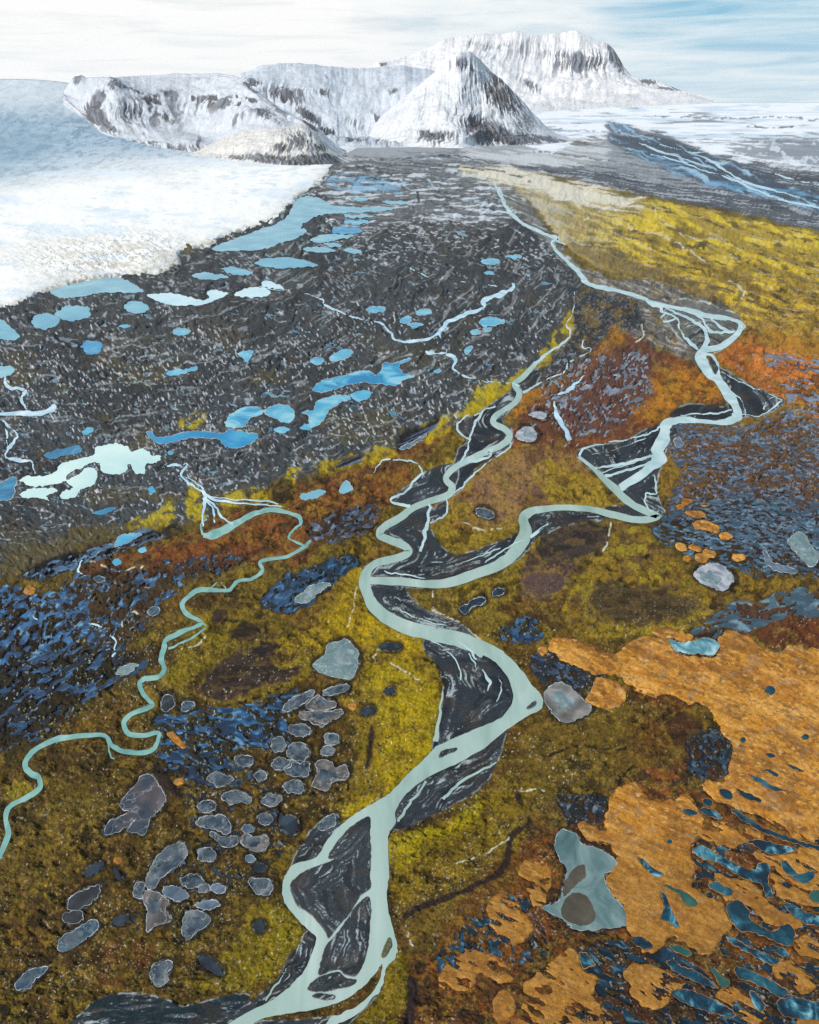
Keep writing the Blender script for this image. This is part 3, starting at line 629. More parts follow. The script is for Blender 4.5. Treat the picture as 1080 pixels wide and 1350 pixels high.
pond('big two-part frozen pond of teal ice and grey-brown shallows', [(732, 1114), (737, 1097), (748, 1096), (760, 1101), (767, 1113), (785, 1118), (799, 1124), (812, 1137), (810, 1147), (798, 1154), (801, 1170), (810, 1182), (820, 1194), (828, 1210), (826, 1220), (803, 1224), (763, 1227), (745, 1215), (714, 1197), (735, 1190), (743, 1168), (747, 1146), (737, 1132)], 'two_ice', True, None, 'frozen_pond', 'frozen pond')
# foreground frozen pools
g = ICE_
D = 'dark'
for lab, p, look in (
    ('large fan-shaped purple-grey frozen pool with tattered lower edge', [(137, 1101), (143, 1083), (158, 1077), (170, 1071), (162, 1068), (158, 1063), (164, 1050), (177, 1037), (187, 1023), (200, 1022), (210, 1037), (218, 1050), (214, 1063), (204, 1074), (197, 1081), (191, 1103), (180, 1099), (167, 1096), (178, 1082), (160, 1095)], 'purple_ice'),
    ('bulbous blue-grey frozen pool with a narrow neck below', [(247, 1121), (244, 1131), (233, 1143), (222, 1150), (212, 1158), (203, 1172), (194, 1171), (193, 1160), (198, 1147), (207, 1130), (224, 1115), (240, 1112)], 'grey_ice'),
    ('grey frozen pool hanging below the bulbous one like a skirt', [(192, 1176), (201, 1175), (213, 1180), (223, 1190), (217, 1200), (227, 1213), (207, 1220), (193, 1228), (194, 1200), (188, 1184)], 'beige_ice'),
    ('small grey ear-shaped pool left of the bulbous one', [(178, 1183), (176, 1173), (182, 1163), (191, 1165), (188, 1176), (188, 1185)], 'grey_ice'),
    ('boot-shaped grey frozen pool, upper of a stacked pair', [(258, 1086), (267, 1077), (287, 1075), (300, 1080), (305, 1096), (297, 1100), (284, 1094), (267, 1091)], 'grey_ice'),
    ('ragged grey frozen pool, lower of the stacked pair', [(276, 1098), (285, 1099), (294, 1104), (312, 1102), (313, 1113), (297, 1117), (284, 1108)], 'grey_ice'),
    ('double-lobed grey-beige frozen pool right of the stacked pair', [(316, 1110), (324, 1100), (336, 1104), (350, 1101), (354, 1113), (344, 1123), (330, 1121)], 'beige_ice'),
    ('shell-shaped grey frozen pool with white rim', [(292, 1051), (310, 1042), (331, 1052), (328, 1060), (316, 1057), (304, 1061)], 'grey_ice'),
    ('small knobbly frozen pool left of the shell-shaped one', [(260, 1062), (273, 1055), (285, 1060), (283, 1068), (268, 1072)], 'grey_ice'),
    ('wedge-shaped blue-grey frozen pool above the shell-shaped one', [(273, 1027), (284, 1017), (296, 1022), (309, 1027), (300, 1034), (286, 1037)], 'grey_ice'),
    ('round little ice pool at the upper right of the wedge pool', ell(343, 1023, 8, 7), 'grey_ice'),
    ('oval ice pool by the blue pool field', ell(321, 1003, 12, 8), 'grey_ice'),
    ('small ice pool above the double-lobed one', ell(350, 1080, 10, 8), 'grey_ice'),
    ('little dull ice pool between the boot pool and the double lobe', ell(327, 1093, 8, 6), 'grey_blue'),
    ('rounded frosted pool left above the lens pool', ell(272, 1127, 13, 9, 12), 'grey_ice'),
    ('frosted bean pool under the rounded frosted one', ell(252, 1162, 15, 9, -4), 'grey_ice'),
    ('dark tongue-shaped frozen pool under the bulbous neck', ell(231, 1178, 18, 9, 14), 'grey_blue'),
    ('small grey bead pool, left of a touching pair', ell(270, 1172, 8.5, 6, -10), 'grey_ice'), ('small blue bead pool, right of a touching pair', ell(288, 1172, 10, 6, 8), 'grey_blue'),
    ('dark lens-shaped frozen pool under the bead pair', ell(274, 1193, 14, 6.5, -4), 'grey_blue'),
    ('shield-shaped blue-grey frozen pool with white top rim', [(245, 1204), (262, 1201), (277, 1210), (273, 1221), (260, 1230), (248, 1239), (240, 1230)], 'grey_ice'),
    ('teardrop blue-grey pool right of the shield pool', [(327, 1161), (340, 1158), (356, 1160), (360, 1168), (355, 1179), (338, 1178)], 'grey_ice'),
    ('dark blue oval pool above the teardrop pool', ell(343, 1145, 9, 6), 'navy_ice'), ('tiny ice pool above the dark oval pool', ell(330, 1133, 7, 5), 'grey_blue'),
    ('near-black pool left of the moss bank by the river', ell(342, 1221, 7, 9, 20), 'navy_ice'),
    ('kidney-shaped grey frozen pool in the lower moss', [(197, 1283), (204, 1272), (214, 1267), (226, 1267), (226, 1277), (221, 1284), (223, 1293), (210, 1302), (201, 1294)], 'grey_ice'),
    ('dark bean-shaped pool right of the kidney pool', [(261, 1263), (272, 1260), (283, 1268), (293, 1277), (293, 1287), (280, 1283), (266, 1273)], 'navy_ice'),
    ('dark lozenge pool with pale right end, upper of a slanted column', [(90, 1200), (93, 1184), (113, 1173), (131, 1166), (132, 1174), (126, 1185), (110, 1197)], 'slate_ice'),
    ('small dark oval pool under the lozenge pool', ell(97, 1210, 14, 8, -12), 'slate_ice'),
    ('long blue frosted pool slanting over black water', [(77, 1254), (80, 1238), (100, 1225), (122, 1213), (131, 1221), (113, 1238), (92, 1252)], 'blue_ice'),
    ('navy almond-shaped pool above the dark lozenge', [(109, 1153), (120, 1141), (136, 1135), (134, 1145), (121, 1155)], 'navy_ice'),
    ('small teal comma pool right of the navy almond', [(149, 1146), (154, 1146), (161, 1159), (155, 1161)], 'navy_ice'),
    ('ragged blue frozen pool at the lower left, beside dark peat', [(21, 1305), (24, 1291), (40, 1279), (62, 1275), (58, 1283), (46, 1292), (38, 1303)], 'blue_ice'),
    ('dark indigo puddle in the moss, left of the skirt pool', ell(160, 1213, 12, 6, -12), 'navy_ice'),
    ('angular pale teal frozen pond with torn right edge', [(412, 877), (427, 864), (432, 850), (445, 846), (457, 843), (465, 852), (473, 863), (471, 878), (463, 895), (443, 893), (424, 888)], 'pale_ice'),
    ('thin grey slab pool under the angular pale pond', [(425, 912), (432, 907), (457, 903), (461, 907), (447, 915), (428, 917)], 'grey_ice'),
    ('crown-shaped grey pool below the thin slab', [(403, 931), (412, 922), (421, 917), (430, 923), (443, 927), (441, 933), (427, 937), (408, 935)], 'beige_ice'),
    ('broad grey pool with pointed ends below the crown-shaped one', [(395, 940), (405, 938), (430, 938), (451, 936), (449, 944), (436, 951), (423, 958), (410, 952), (397, 948)], 'beige_ice'),
    ('oval grey pool left below the broad pointed pool', ell(395, 963, 14, 8), 'grey_ice'), ('small round pool near the upper river bank moss', ell(438, 975, 10, 8, 20), 'grey_ice'), ('small pool just below the round one', ell(432, 990, 9, 6.5), 'grey_ice'),
    ('bright round ice pool at the middle of the pool field', ell(393, 992, 15, 13), 'grey_ice'), ('round pool at the left edge of the big pool field', ell(367, 982, 10, 10), 'grey_ice'),
    ('oval pool beneath the left round pool', ell(371, 1007, 14, 8), 'grey_ice'), ('cracked round pool under the bright one', ell(393, 1014, 16, 12), 'grey_ice'),
    ('beige puzzle-shaped frozen pool with knobby arms', [(418, 1003), (437, 1005), (443, 1013), (457, 1009), (458, 1026), (440, 1030), (430, 1043), (412, 1036), (418, 1022)], 'beige_ice'),
    ('oval pool left below the puzzle-shaped pool', ell(387, 1038, 15, 9), 'grey_ice'), ('pool cut from the pool field at its lower left', ell(358, 1055, 13, 8), 'grey_ice'),
    ('black-rimmed blue pool near the moss bank', [(367, 1084), (375, 1075), (390, 1079), (393, 1093), (383, 1103), (377, 1094)], 'navy_ice'),
    ('blue ragged pool bridging the blue field and the grey pools', [(373, 934), (383, 922), (400, 914), (413, 910), (411, 920), (398, 929), (380, 938)], 'grey_ice'),
    ('small blue pool with dark shore between two mounds by the stream', ell(247, 931, 9, 6.5, -30), 'blue_ice'), ('black oval pool on the stream bank', ell(221, 927, 9, 12, 24), 'slate_ice'),
    ('grey lake-like slab of ice inside the black pool', [(389, 791), (397, 783), (408, 774), (426, 768), (436, 771), (424, 779), (413, 788), (402, 795)], 'pale_ice'),
    ('pale grey tongue of ice beside the blue bog', [(152, 886), (160, 880), (176, 875), (182, 878), (170, 888), (156, 890)], 'pale_ice'),
    ('light blue leaf pool in the rusty bog', ell(203, 806, 8, 6, -30), 'blue_ice'), ('blue pool in the peat above the left stream', ell(131, 764, 8, 4, 10), 'blue_ice'),
    ('small blue pool right of the broad pointed pool', ell(485, 938, 9, 5, -8), 'navy_ice'), ('narrow dark pool above the small blue pool', ell(513, 912, 8, 4), 'navy_ice'),
    ('blue streak pool on the moss under the yellow bank', [(500, 852), (515, 848), (530, 852), (520, 857), (505, 857)], 'navy_ice'),
    ('grey rock-like ice pool in the wedge above the lower bar', [(424, 1083), (432, 1076), (442, 1074), (442, 1086), (432, 1094), (420, 1094)], 'grey_ice')):
    small = 'tiny' in lab
    pond(lab, p, look, look not in ('navy_ice',), g, 'frozen_pool', 'frozen pond', D)
# pools in the orange bog
for lab, p, look in (
    ('small dark teal eye in the upper orange bog', ell(1015, 910, 7.5, 6, 30), 'teal'),
    ('teal oval pool near the top of the slit pools', ell(957, 1047, 10, 6, 32), 'teal'), ('teal wedge slit right of the oval pool', [(969, 1038), (978, 1043), (995, 1049), (1005, 1057), (992, 1056), (978, 1050)], 'teal'),
    ('thin long slit pool in the upper right bog', [(987, 1021), (998, 1024), (1020, 1036), (1040, 1042), (1020, 1042), (1000, 1032)], 'teal'), ('tiny dark slit above the long thin slit', ell(1018, 1019, 10, 3, 25), 'teal'),
    ('broad-headed teal slit left of the long curved slit', [(899, 1068), (908, 1067), (920, 1072), (912, 1076), (904, 1074)], 'teal'), ('bluish slit with pale centre beside it', [(922, 1067), (932, 1065), (944, 1070), (952, 1079), (940, 1078), (928, 1073)], 'teal_shine'),
    ('very long curved slit running to the right edge', [(964, 1067), (972, 1068), (990, 1080), (1008, 1092), (1040, 1104), (1070, 1113), (1100, 1120), (1100, 1126), (1066, 1118), (1036, 1109), (1006, 1098), (986, 1086), (972, 1077)], 'teal'),
    ('spindle-shaped teal pool under the long curved slit', [(985, 1110), (1000, 1107), (1020, 1112), (1040, 1117), (1052, 1121), (1030, 1126), (1008, 1124), (996, 1116)], 'teal_shine'),
    ('large hooked teal pool with shining upper end', [(913, 1120), (920, 1116), (927, 1115), (953, 1130), (973, 1140), (992, 1148), (1000, 1140), (1012, 1138), (1016, 1150), (1012, 1160), (1018, 1180), (1010, 1183), (1004, 1168), (985, 1160), (966, 1151), (947, 1138), (930, 1133), (918, 1128)], 'teal_shine'),
    ('pale teal dash pool left of the hooked pool', [(841, 1131), (848, 1132), (860, 1144), (876, 1153), (866, 1156), (852, 1147)], 'teal_shine'),
    ('green-teal pool with a thin tail', [(874, 1166), (886, 1169), (905, 1177), (918, 1188), (920, 1193), (910, 1196), (902, 1191), (896, 1180)], 'green'),
    ('bottle-shaped teal pool in the middle of the orange bog', [(870, 1178), (876, 1178), (884, 1195), (892, 1212), (896, 1224), (884, 1218), (872, 1210), (876, 1196)], 'teal_shine'),
    ('teal oval pool with orange rim at the bog margin', ell(847, 1243, 14, 7, 28), 'teal_shine'),
    ('boomerang teal pool at the right', [(1029, 1137), (1036, 1134), (1044, 1144), (1055, 1153), (1066, 1149), (1074, 1150), (1072, 1160), (1058, 1165), (1044, 1157), (1034, 1148)], 'teal'),
    ('round teal pool cut by the right edge', ell(1078, 1182, 12, 9, 10), 'green'),
    ('dark teal pool sloping to the right edge', [(1034, 1194), (1042, 1191), (1060, 1202), (1100, 1212), (1100, 1222), (1070, 1220), (1050, 1211)], 'teal_shine'),
    ('largest dark teal pool, branching across the brown bog', [(957, 1198), (962, 1190), (975, 1188), (988, 1200), (990, 1210), (1003, 1222), (1020, 1228), (1030, 1220), (1042, 1220), (1048, 1234), (1040, 1248), (1026, 1244), (1010, 1236), (992, 1230), (978, 1228), (964, 1216)], 'teal'),
    ('short teal bar left of the boomerang, under the hooked pool', ell(951, 1172, 18, 6, 20), 'teal'),
    ('long slanting teal pool under the branching one', [(957, 1236), (968, 1236), (985, 1248), (1005, 1256), (1026, 1267), (1018, 1273), (1000, 1264), (982, 1254), (966, 1246)], 'teal_shine'),
    ('slim pool with a bead at its left end', [(880, 1270), (888, 1265), (898, 1274), (915, 1279), (932, 1291), (947, 1303), (928, 1299), (906, 1290), (888, 1280)], 'teal_shine'),
    ('green teardrop pool in the brown bog', [(934, 1274), (941, 1277), (952, 1286), (962, 1296), (954, 1303), (945, 1293)], 'green'),
    ('broad glinting pool in the lower bog', [(885, 1309), (893, 1305), (910, 1306), (930, 1313), (950, 1322), (968, 1334), (966, 1341), (944, 1337), (916, 1328), (896, 1320)], 'teal_shine'),
    ('long dark pool trending down to the lower right corner', [(969, 1276), (980, 1276), (1000, 1285), (1026, 1298), (1044, 1312), (1030, 1316), (1006, 1302), (986, 1294), (972, 1290)], 'teal'),
    ('wide dark pool at the lower right corner', [(1024, 1322), (1040, 1312), (1062, 1318), (1100, 1326), (1100, 1344), (1060, 1344), (1034, 1340)], 'teal_shine'),
    ('small leaf pool left of the wide corner pool', [(988, 1308), (996, 1308), (1008, 1324), (1004, 1334), (994, 1326)], 'teal_shine'),
    ('short teal pool between the branching pool and a mat', ell(1028, 1254, 14, 5, 32), 'teal_shine'), ('small greenish pool below the orange margin', ell(897, 1253, 14, 5, 24), 'green'),
    ('triangular teal pool by the lower orange mat', [(764, 1257), (772, 1257), (784, 1271), (776, 1276), (768, 1276)], 'teal_shine'),
    ('little dark pool dotted in the orange bog', ell(883, 1110, 4, 3.5), 'teal'), ('tiny dark speck pool at the upper right of the bog', ell(1062, 972, 5, 4), 'teal'), ('speck pool left of the tiny one', ell(980, 976, 4, 4), 'teal'), ('short dark slit high in the orange bog', ell(1016, 996, 7, 3, 14), 'teal'),
    ('forked dark slit in the upper bog', [(1038, 1008), (1048, 1010), (1062, 1018), (1050, 1016), (1044, 1014)], 'teal'), ('dark pool above the wedge slit', ell(933, 1058, 7, 5, 20), 'teal')):
    pond(lab, p, look, True, SLIT, 'bog_pool', 'bog pool')

# ------------------------------------------------------------------ orange bog mats and gravel bars (label, outline, warp)
MATS = [
    ('vast smooth orange bog mat spreading to the right edge', [(722, 853), (727, 845), (740, 840), (770, 846), (782, 856), (813, 861), (827, 850), (853, 840), (880, 844), (892, 860), (907, 863), (940, 867), (951, 858), (947, 842), (963, 833), (987, 840), (1007, 853), (1030, 860), (1040, 850), (1056, 850), (1080, 857), (1200, 862), (1390, 880), (1390, 1140), (1110, 1110), (1060, 1096), (1000, 1076), (960, 1062), (924, 1042), (932, 1027), (955, 1030), (962, 1010), (967, 990), (953, 967), (940, 940), (920, 927), (910, 932), (887, 917), (853, 915), (830, 903), (810, 887), (790, 890), (753, 877), (732, 864)], 2.5, None),
    ('rounded orange lobe hanging from the vast mat by the grey ice', [(770, 921), (780, 914), (784, 900), (790, 893), (807, 897), (827, 913), (822, 928), (800, 935), (782, 928)], 2, None),
    ('thin orange strip along the dark channel above the vast mat', [(858, 832), (866, 829), (880, 828), (900, 834), (917, 840), (905, 846), (890, 843), (872, 841)], 2, None),
    ('jagged orange mat pierced by teal slits below the vast one', [(763, 1087), (770, 1082), (788, 1094), (802, 1098), (797, 1077), (813, 1043), (830, 1032), (846, 1037), (852, 1050), (882, 1057), (905, 1050), (920, 1066), (928, 1090), (918, 1104), (912, 1120), (918, 1150), (912, 1170), (940, 1186), (956, 1196), (967, 1226), (950, 1238), (937, 1259), (915, 1250), (900, 1240), (880, 1236), (872, 1252), (850, 1256), (834, 1240), (823, 1217), (822, 1196), (802, 1170), (800, 1156), (813, 1142), (812, 1130), (800, 1112), (780, 1108), (768, 1100)], 3, None),
    ('tilted orange mat strip between the slits at upper right', [(914, 1086), (930, 1080), (960, 1088), (1000, 1096), (1008, 1106), (980, 1112), (960, 1116), (930, 1106), (918, 1098)], 3, None),
    ('orange mat band under the very long curved slit', [(1016, 1062), (1070, 1058), (1390, 1070), (1390, 1110), (1080, 1108), (1040, 1096), (1012, 1082)], 3, None),
    ('stub of orange mat beside the frozen two-part pond', [(684, 1142), (698, 1134), (720, 1137), (728, 1150), (722, 1190), (705, 1190), (695, 1174), (686, 1160)], 2.5, None),
    ('curled orange mat at the bottom centre', [(578, 1290), (588, 1272), (600, 1263), (620, 1252), (640, 1256), (653, 1263), (670, 1274), (681, 1290), (668, 1297), (648, 1290), (632, 1282), (627, 1300), (612, 1308), (595, 1300), (582, 1302)], 2.5, None),
    ('oval orange mat at the bottom right of the curled one', [(650, 1322), (655, 1310), (667, 1304), (678, 1314), (680, 1328), (672, 1344), (655, 1344)], 2, None),
    ('broad orange mat at the bottom edge', [(686, 1310), (700, 1288), (720, 1272), (740, 1256), (757, 1252), (766, 1268), (772, 1280), (790, 1290), (783, 1313), (797, 1333), (812, 1352), (830, 1390), (660, 1390), (684, 1344), (690, 1326)], 3, None),
    ('orange tuft at the lower right, left of the corner pools', [(1016, 1276), (1030, 1266), (1050, 1268), (1062, 1280), (1080, 1300), (1060, 1312), (1044, 1302), (1030, 1290)], 3, None),
    ('small bright orange mat at the right edge under the slit', [(1052, 1120), (1065, 1116), (1110, 1122), (1110, 1130), (1070, 1130), (1056, 1126)], 2, None),
    ('orange mat by the right edge beside the branching pool', [(1046, 1240), (1070, 1236), (1110, 1240), (1110, 1270), (1076, 1262), (1054, 1256)], 3, None),
    ('wide broken orange mat among the slits at the right edge', [(985, 1118), (1010, 1128), (1048, 1126), (1110, 1136), (1110, 1200), (1060, 1194), (1030, 1186), (1022, 1160), (1000, 1134)], 3, None),
    ('broken orange mat between the branching pool and the spindle pool', [(940, 1142), (965, 1156), (1000, 1168), (1012, 1190), (1040, 1200), (1060, 1216), (1046, 1226), (1010, 1214), (990, 1194), (958, 1186), (936, 1168)], 3, None),
    ('ragged orange mat at the bottom, among dark glinting pools', [(820, 1282), (850, 1270), (880, 1284), (900, 1300), (884, 1318), (860, 1330), (836, 1312)], 3, None),
    ('orange shred mat under the green teardrop pool', [(940, 1308), (970, 1304), (994, 1318), (1016, 1340), (990, 1350), (966, 1330)], 3, None),
    ('upright orange mat left of the big frozen pond, under the stub', [(640, 1196), (662, 1180), (690, 1204), (700, 1230), (676, 1246), (650, 1228)], 3, None),
    ('mottled orange mat cut by the corner', [(1054, 1344), (1070, 1334), (1110, 1332), (1110, 1390), (1060, 1390)], 2, None),
    ('lone orange mat on the blue bog at the left', ell(40, 779, 9, 6, -20), 1, None),
    ('pinkish orange mat crossing the stream bank', [(219, 966), (230, 966), (244, 980), (246, 986), (238, 986), (226, 976)], 1, None),
    ('tiny orange mat above the wedge pool', ell(236, 1031, 8, 5, -20), 1, None), ('tiny orange clump by the navy almond', ell(156, 1134, 7, 5), 1, None),
    ('orange dot on the moss beside the broad grey pool', ell(466, 932, 6, 5), 1, None),
    ('orange dot in the yellow moss right of the river', ell(716, 858, 6, 5), 1, None),
]
SMALLM = 'small orange mats on the blue-grey bog'
for lab, p in (('small orange mat, topmost of the upper cluster', ell(905, 661, 8, 5, 10)), ('thin orange mat below the topmost small mat', ell(918, 678, 15, 4.5, 8)), ('largest orange mat of the upper small cluster', [(915, 690), (925, 685), (940, 690), (948, 694), (947, 702), (932, 700), (916, 696)]),
               ('orange mat at the right end of the upper small cluster', ell(957, 707, 9, 5, 8)), ('left orange mat of the lower small cluster', ell(899, 722, 9, 6, 20)), ('middle orange mat of the lower small cluster', ell(917, 722, 9, 5, 14)), ('right orange mat of the lower small cluster', ell(936, 730, 10, 5.5, 10)),
               ('orange mat under the lower small cluster', ell(925, 736, 10, 6, 12)), ('lone small orange mat right of the lower cluster', ell(973, 735, 9, 5)), ('little orange mat tucked left of the lower cluster', ell(906, 737, 7, 4.5)), ('slim orange mat at the right of the topmost', ell(928, 667, 5, 2.4)), ('little orange mat left of the thin one', ell(897, 667, 6, 3))):
    MATS.append((lab, p, 1.2, SMALLM))
BARS = [
    ('large dark leaf-shaped gravel bar between two river arms', [(487, 1077), (468, 1086), (450, 1103), (432, 1131), (446, 1131), (415, 1143), (396, 1152), (383, 1165), (385, 1180), (394, 1196), (412, 1208), (428, 1228), (433, 1238), (446, 1222), (463, 1203), (475, 1182), (488, 1172), (488, 1150), (489, 1130), (488, 1100)]),
    ('dark pointed gravel bar lower down the river fork', [(488, 1184), (474, 1190), (461, 1206), (447, 1227), (430, 1247), (424, 1266), (419, 1286), (432, 1282), (447, 1279), (456, 1286), (470, 1287), (482, 1264), (487, 1230)]),
    ('crescent gravel bar at the foot of the river fork', [(405, 1306), (412, 1294), (425, 1286), (446, 1282), (456, 1290), (471, 1292), (464, 1300), (447, 1304), (428, 1308)]),
    ('slim dark bar in the water below the fork', ell(426, 1314, 16, 4.2, 3)),
    ('tiny mossy islet beside the narrow side channel', [(513, 1235), (517, 1248), (508, 1262), (503, 1263), (505, 1250)]),
    ('slim eye-shaped bar in the middle of the wide river', [(577, 999), (582, 991), (592, 987), (603, 986), (601, 991), (590, 995), (582, 999)]),
    ('small dark islet at the outer river bend', [(693, 936), (697, 929), (706, 924), (707, 930), (700, 935)]),
    ('dark sliver bar above the wide river bend', [(572, 826), (580, 826), (583, 829), (575, 830)]),
    ('dark islet in the white braids near the ridge', [(935, 468), (941, 474), (947, 486), (944, 495), (938, 486)]),
]
# the plain lies flat where water and mats will lie; wet peat shores
for lab, p, look, rimmed, grp, nm, cat, halo in P:
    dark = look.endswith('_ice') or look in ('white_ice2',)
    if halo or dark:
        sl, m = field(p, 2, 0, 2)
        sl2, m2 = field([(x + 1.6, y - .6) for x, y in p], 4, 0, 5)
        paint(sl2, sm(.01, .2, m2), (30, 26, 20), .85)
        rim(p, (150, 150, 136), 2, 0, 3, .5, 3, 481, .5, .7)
    elif look in ('sky', 'vivid', 'vivid2', 'blue2', 'turq', 'ice_blue', 'milky', 'milky2'):
        rim(p, (52, 52, 52), 2, 0, 2, .6, 6, 485, .3, .6)
# ------------------------------------------------------------------ rivers: lines in image pixels (u, v, width)
R_EAST = [(650, 240, 3), (657, 252, 5), (664, 268, 6), (676, 283, 5), (693, 297, 5), (720, 309, 6), (733, 313, 5), (728, 322, 5), (740, 337, 6), (752, 348, 7), (767, 363, 9), (775, 374, 9), (800, 381, 8), (820, 385, 7), (847, 393, 7), (870, 401, 6), (907, 409, 6), (937, 417, 7), (967, 421, 5), (977, 430, 6), (968, 444, 7), (950, 457, 8), (928, 462, 10), (924, 470, 14), (930, 484, 13), (945, 500, 12), (957, 517, 12), (968, 533, 13), (973, 546, 14), (962, 556, 9), (940, 557, 6), (907, 554, 7), (888, 555, 9), (879, 562, 14), (876, 575, 16), (870, 592, 17), (868, 606, 18), (856, 618, 14), (837, 632, 11), (818, 644, 11)]
R_MID = [(763, 602, 4), (783, 618, 5), (797, 632, 8), (812, 646, 11), (822, 656, 11), (838, 668, 10), (858, 677, 9), (868, 681, 8), (855, 685, 9), (837, 685, 9), (810, 679, 9), (780, 672, 8), (745, 669, 8), (720, 671, 8), (702, 674, 10), (691, 682, 13), (692, 694, 14), (692, 706, 17), (685, 720, 18), (671, 736, 16), (650, 749, 14), (627, 757, 13), (593, 768, 12), (560, 770, 11), (527, 767, 11), (500, 766, 10), (484, 765, 10)]
R_WEST = [(707, 478, 6), (690, 497, 7), (678, 506, 7), (685, 518, 8), (680, 530, 8), (664, 541, 7), (653, 549, 8), (651, 558, 8), (666, 566, 8), (672, 576, 9), (660, 588, 9), (640, 596, 9), (625, 603, 9), (607, 612, 8), (594, 621, 8), (588, 632, 8), (596, 642, 9), (590, 653, 9), (567, 661, 9), (545, 670, 9), (527, 683, 10), (505, 696, 10), (501, 706, 10), (517, 713, 10), (535, 721, 10), (538, 729, 10), (520, 737, 10), (496, 743, 10), (484, 755, 12), (481, 768, 14), (485, 784, 15), (493, 799, 16), (510, 814, 17), (540, 828, 18), (577, 837, 18), (613, 845, 19), (640, 858, 20)]
BRAIDS = [
    [(757, 385, 2), (756, 410, 2), (747, 427, 2), (752, 442, 2.5), (734, 458, 3), (720, 467, 4), (707, 480, 5)],
    [(770, 445, 2), (768, 457, 2), (780, 460, 2), (772, 467, 2.5), (752, 477, 3), (745, 490, 2.5), (718, 502, 3), (703, 510, 3), (690, 517, 4)],
    [(655, 536, 3), (640, 540, 3), (627, 558, 3), (620, 580, 3), (617, 592, 3), (607, 610, 3)],
    [(635, 545, 2), (612, 550, 2), (603, 560, 2.5), (608, 573, 2.5), (619, 580, 3)],
    [(655, 590, 3), (643, 595, 4), (648, 599, 3), (636, 605, 4), (607, 613, 4)],
    [(558, 623, 3), (547, 633, 3), (537, 647, 3), (515, 657, 4), (520, 663, 3), (540, 668, 4)],
    [(493, 623, 2), (500, 612, 2.5), (510, 606, 2.5), (540, 607, 2.5), (552, 612, 2.5), (557, 623, 3)],
    [(566, 664, 4), (563, 687, 4), (560, 710, 5), (555, 728, 4)],
    [(588, 656, 2.5), (589, 672, 2.5), (582, 683, 2), (567, 690, 2)],
    [(675, 582, 2), (668, 594, 2), (640, 612, 2), (618, 632, 3), (606, 646, 2), (592, 654, 2)],
    [(847, 393, 3), (868, 405, 3), (877, 412, 4), (893, 420, 3), (897, 436, 3), (908, 450, 4), (920, 462, 5)],
    [(870, 401, 3), (890, 412, 4), (915, 424, 4), (930, 435, 6), (933, 450, 8), (927, 462, 8)],
    [(907, 409, 3), (925, 420, 4), (937, 437, 5), (950, 438, 4), (968, 436, 3)],
    [(937, 418, 3), (948, 430, 3), (962, 437, 3)],
    [(925, 464, 4), (938, 470, 4), (946, 484, 4), (949, 500, 5)],
    [(880, 412, 2), (872, 418, 3), (877, 424, 3), (893, 421, 3)],
    [(763, 601, 3), (768, 593, 3), (790, 586, 2.5), (830, 579, 2), (858, 570, 3), (872, 562, 3)],
    [(862, 600, 3), (835, 608, 3), (800, 616, 3), (784, 618, 3)],
    [(866, 606, 4), (840, 616, 3), (815, 623, 3), (797, 628, 4)],
    [(862, 625, 2), (866, 640, 3), (864, 652, 2.5), (853, 650, 2), (851, 662, 3), (860, 676, 4)],
    [(975, 545, 2), (1000, 548, 2), (1022, 536, 2), (1032, 528, 1.6)],
    [(950, 490, 1.5), (985, 508, 1.5), (1015, 520, 1.5), (1031, 527, 1.5)],
    [(960, 512, 2), (978, 530, 2), (984, 545, 3)], [(1006, 540, 1.6), (1012, 528, 1.6), (1024, 522, 1.6)],
    [(896, 548, 2), (925, 546, 2), (952, 544, 2), (966, 540, 2)],
    [(712, 700, 2), (722, 690, 2), (700, 708, 3)],
    [(584, 905, 3), (579, 945, 4), (573, 978, 7)],
    [(521, 1250, 6), (516, 1262, 6), (506, 1272, 6), (503, 1290, 7), (495, 1308, 9), (475, 1328, 11), (450, 1345, 13), (424, 1364, 14)],
    [(437, 1132, 3), (450, 1120, 2.5), (470, 1098, 2)], [(482, 1105, 2), (474, 1150, 4), (484, 1176, 5), (466, 1200, 5), (446, 1232, 6), (428, 1262, 3)],
    [(655, 1005, 2), (610, 1030, 3), (585, 1054, 3)], [(562, 1030, 3), (540, 1060, 3), (524, 1084, 3)],
    [(350, 1320, 3), (366, 1296, 2), (378, 1276, 2)],
    [(567, 845, 1.6), (590, 858, 2), (605, 880, 2.4), (606, 897, 2)], [(600, 842, 2), (620, 858, 3), (628, 870, 2)], [(636, 884, 2), (645, 898, 4), (643, 912, 2)],
    [(655, 890, 1.2), (661, 904, 1.6), (655, 925, 1.2)], [(618, 862, 1.2), (628, 880, 2), (626, 886, 1.4)],
    [(503, 790, 1.2), (530, 806, 1.6), (560, 818, 1.4), (590, 826, 1.2)],
    [(640, 742, 2), (670, 722, 3), (690, 712, 2)], [(600, 745, 1.2), (632, 734, 2), (660, 722, 1.4)],
    [(560, 762, 1.2), (530, 758, 2), (505, 754, 1.4)],
    [(787, 625, 1.4), (830, 612, 1.5), (855, 604, 1.4)], [(780, 600, 1.3), (820, 590, 1.5), (852, 578, 1.3)],
    [(655, 255, 2), (676, 262, 2), (690, 272, 2), (676, 283, 2)], [(647, 283, 3), (660, 278, 3), (672, 282, 3)],
    [(720, 310, 2), (735, 318, 2), (748, 322, 2)],
]
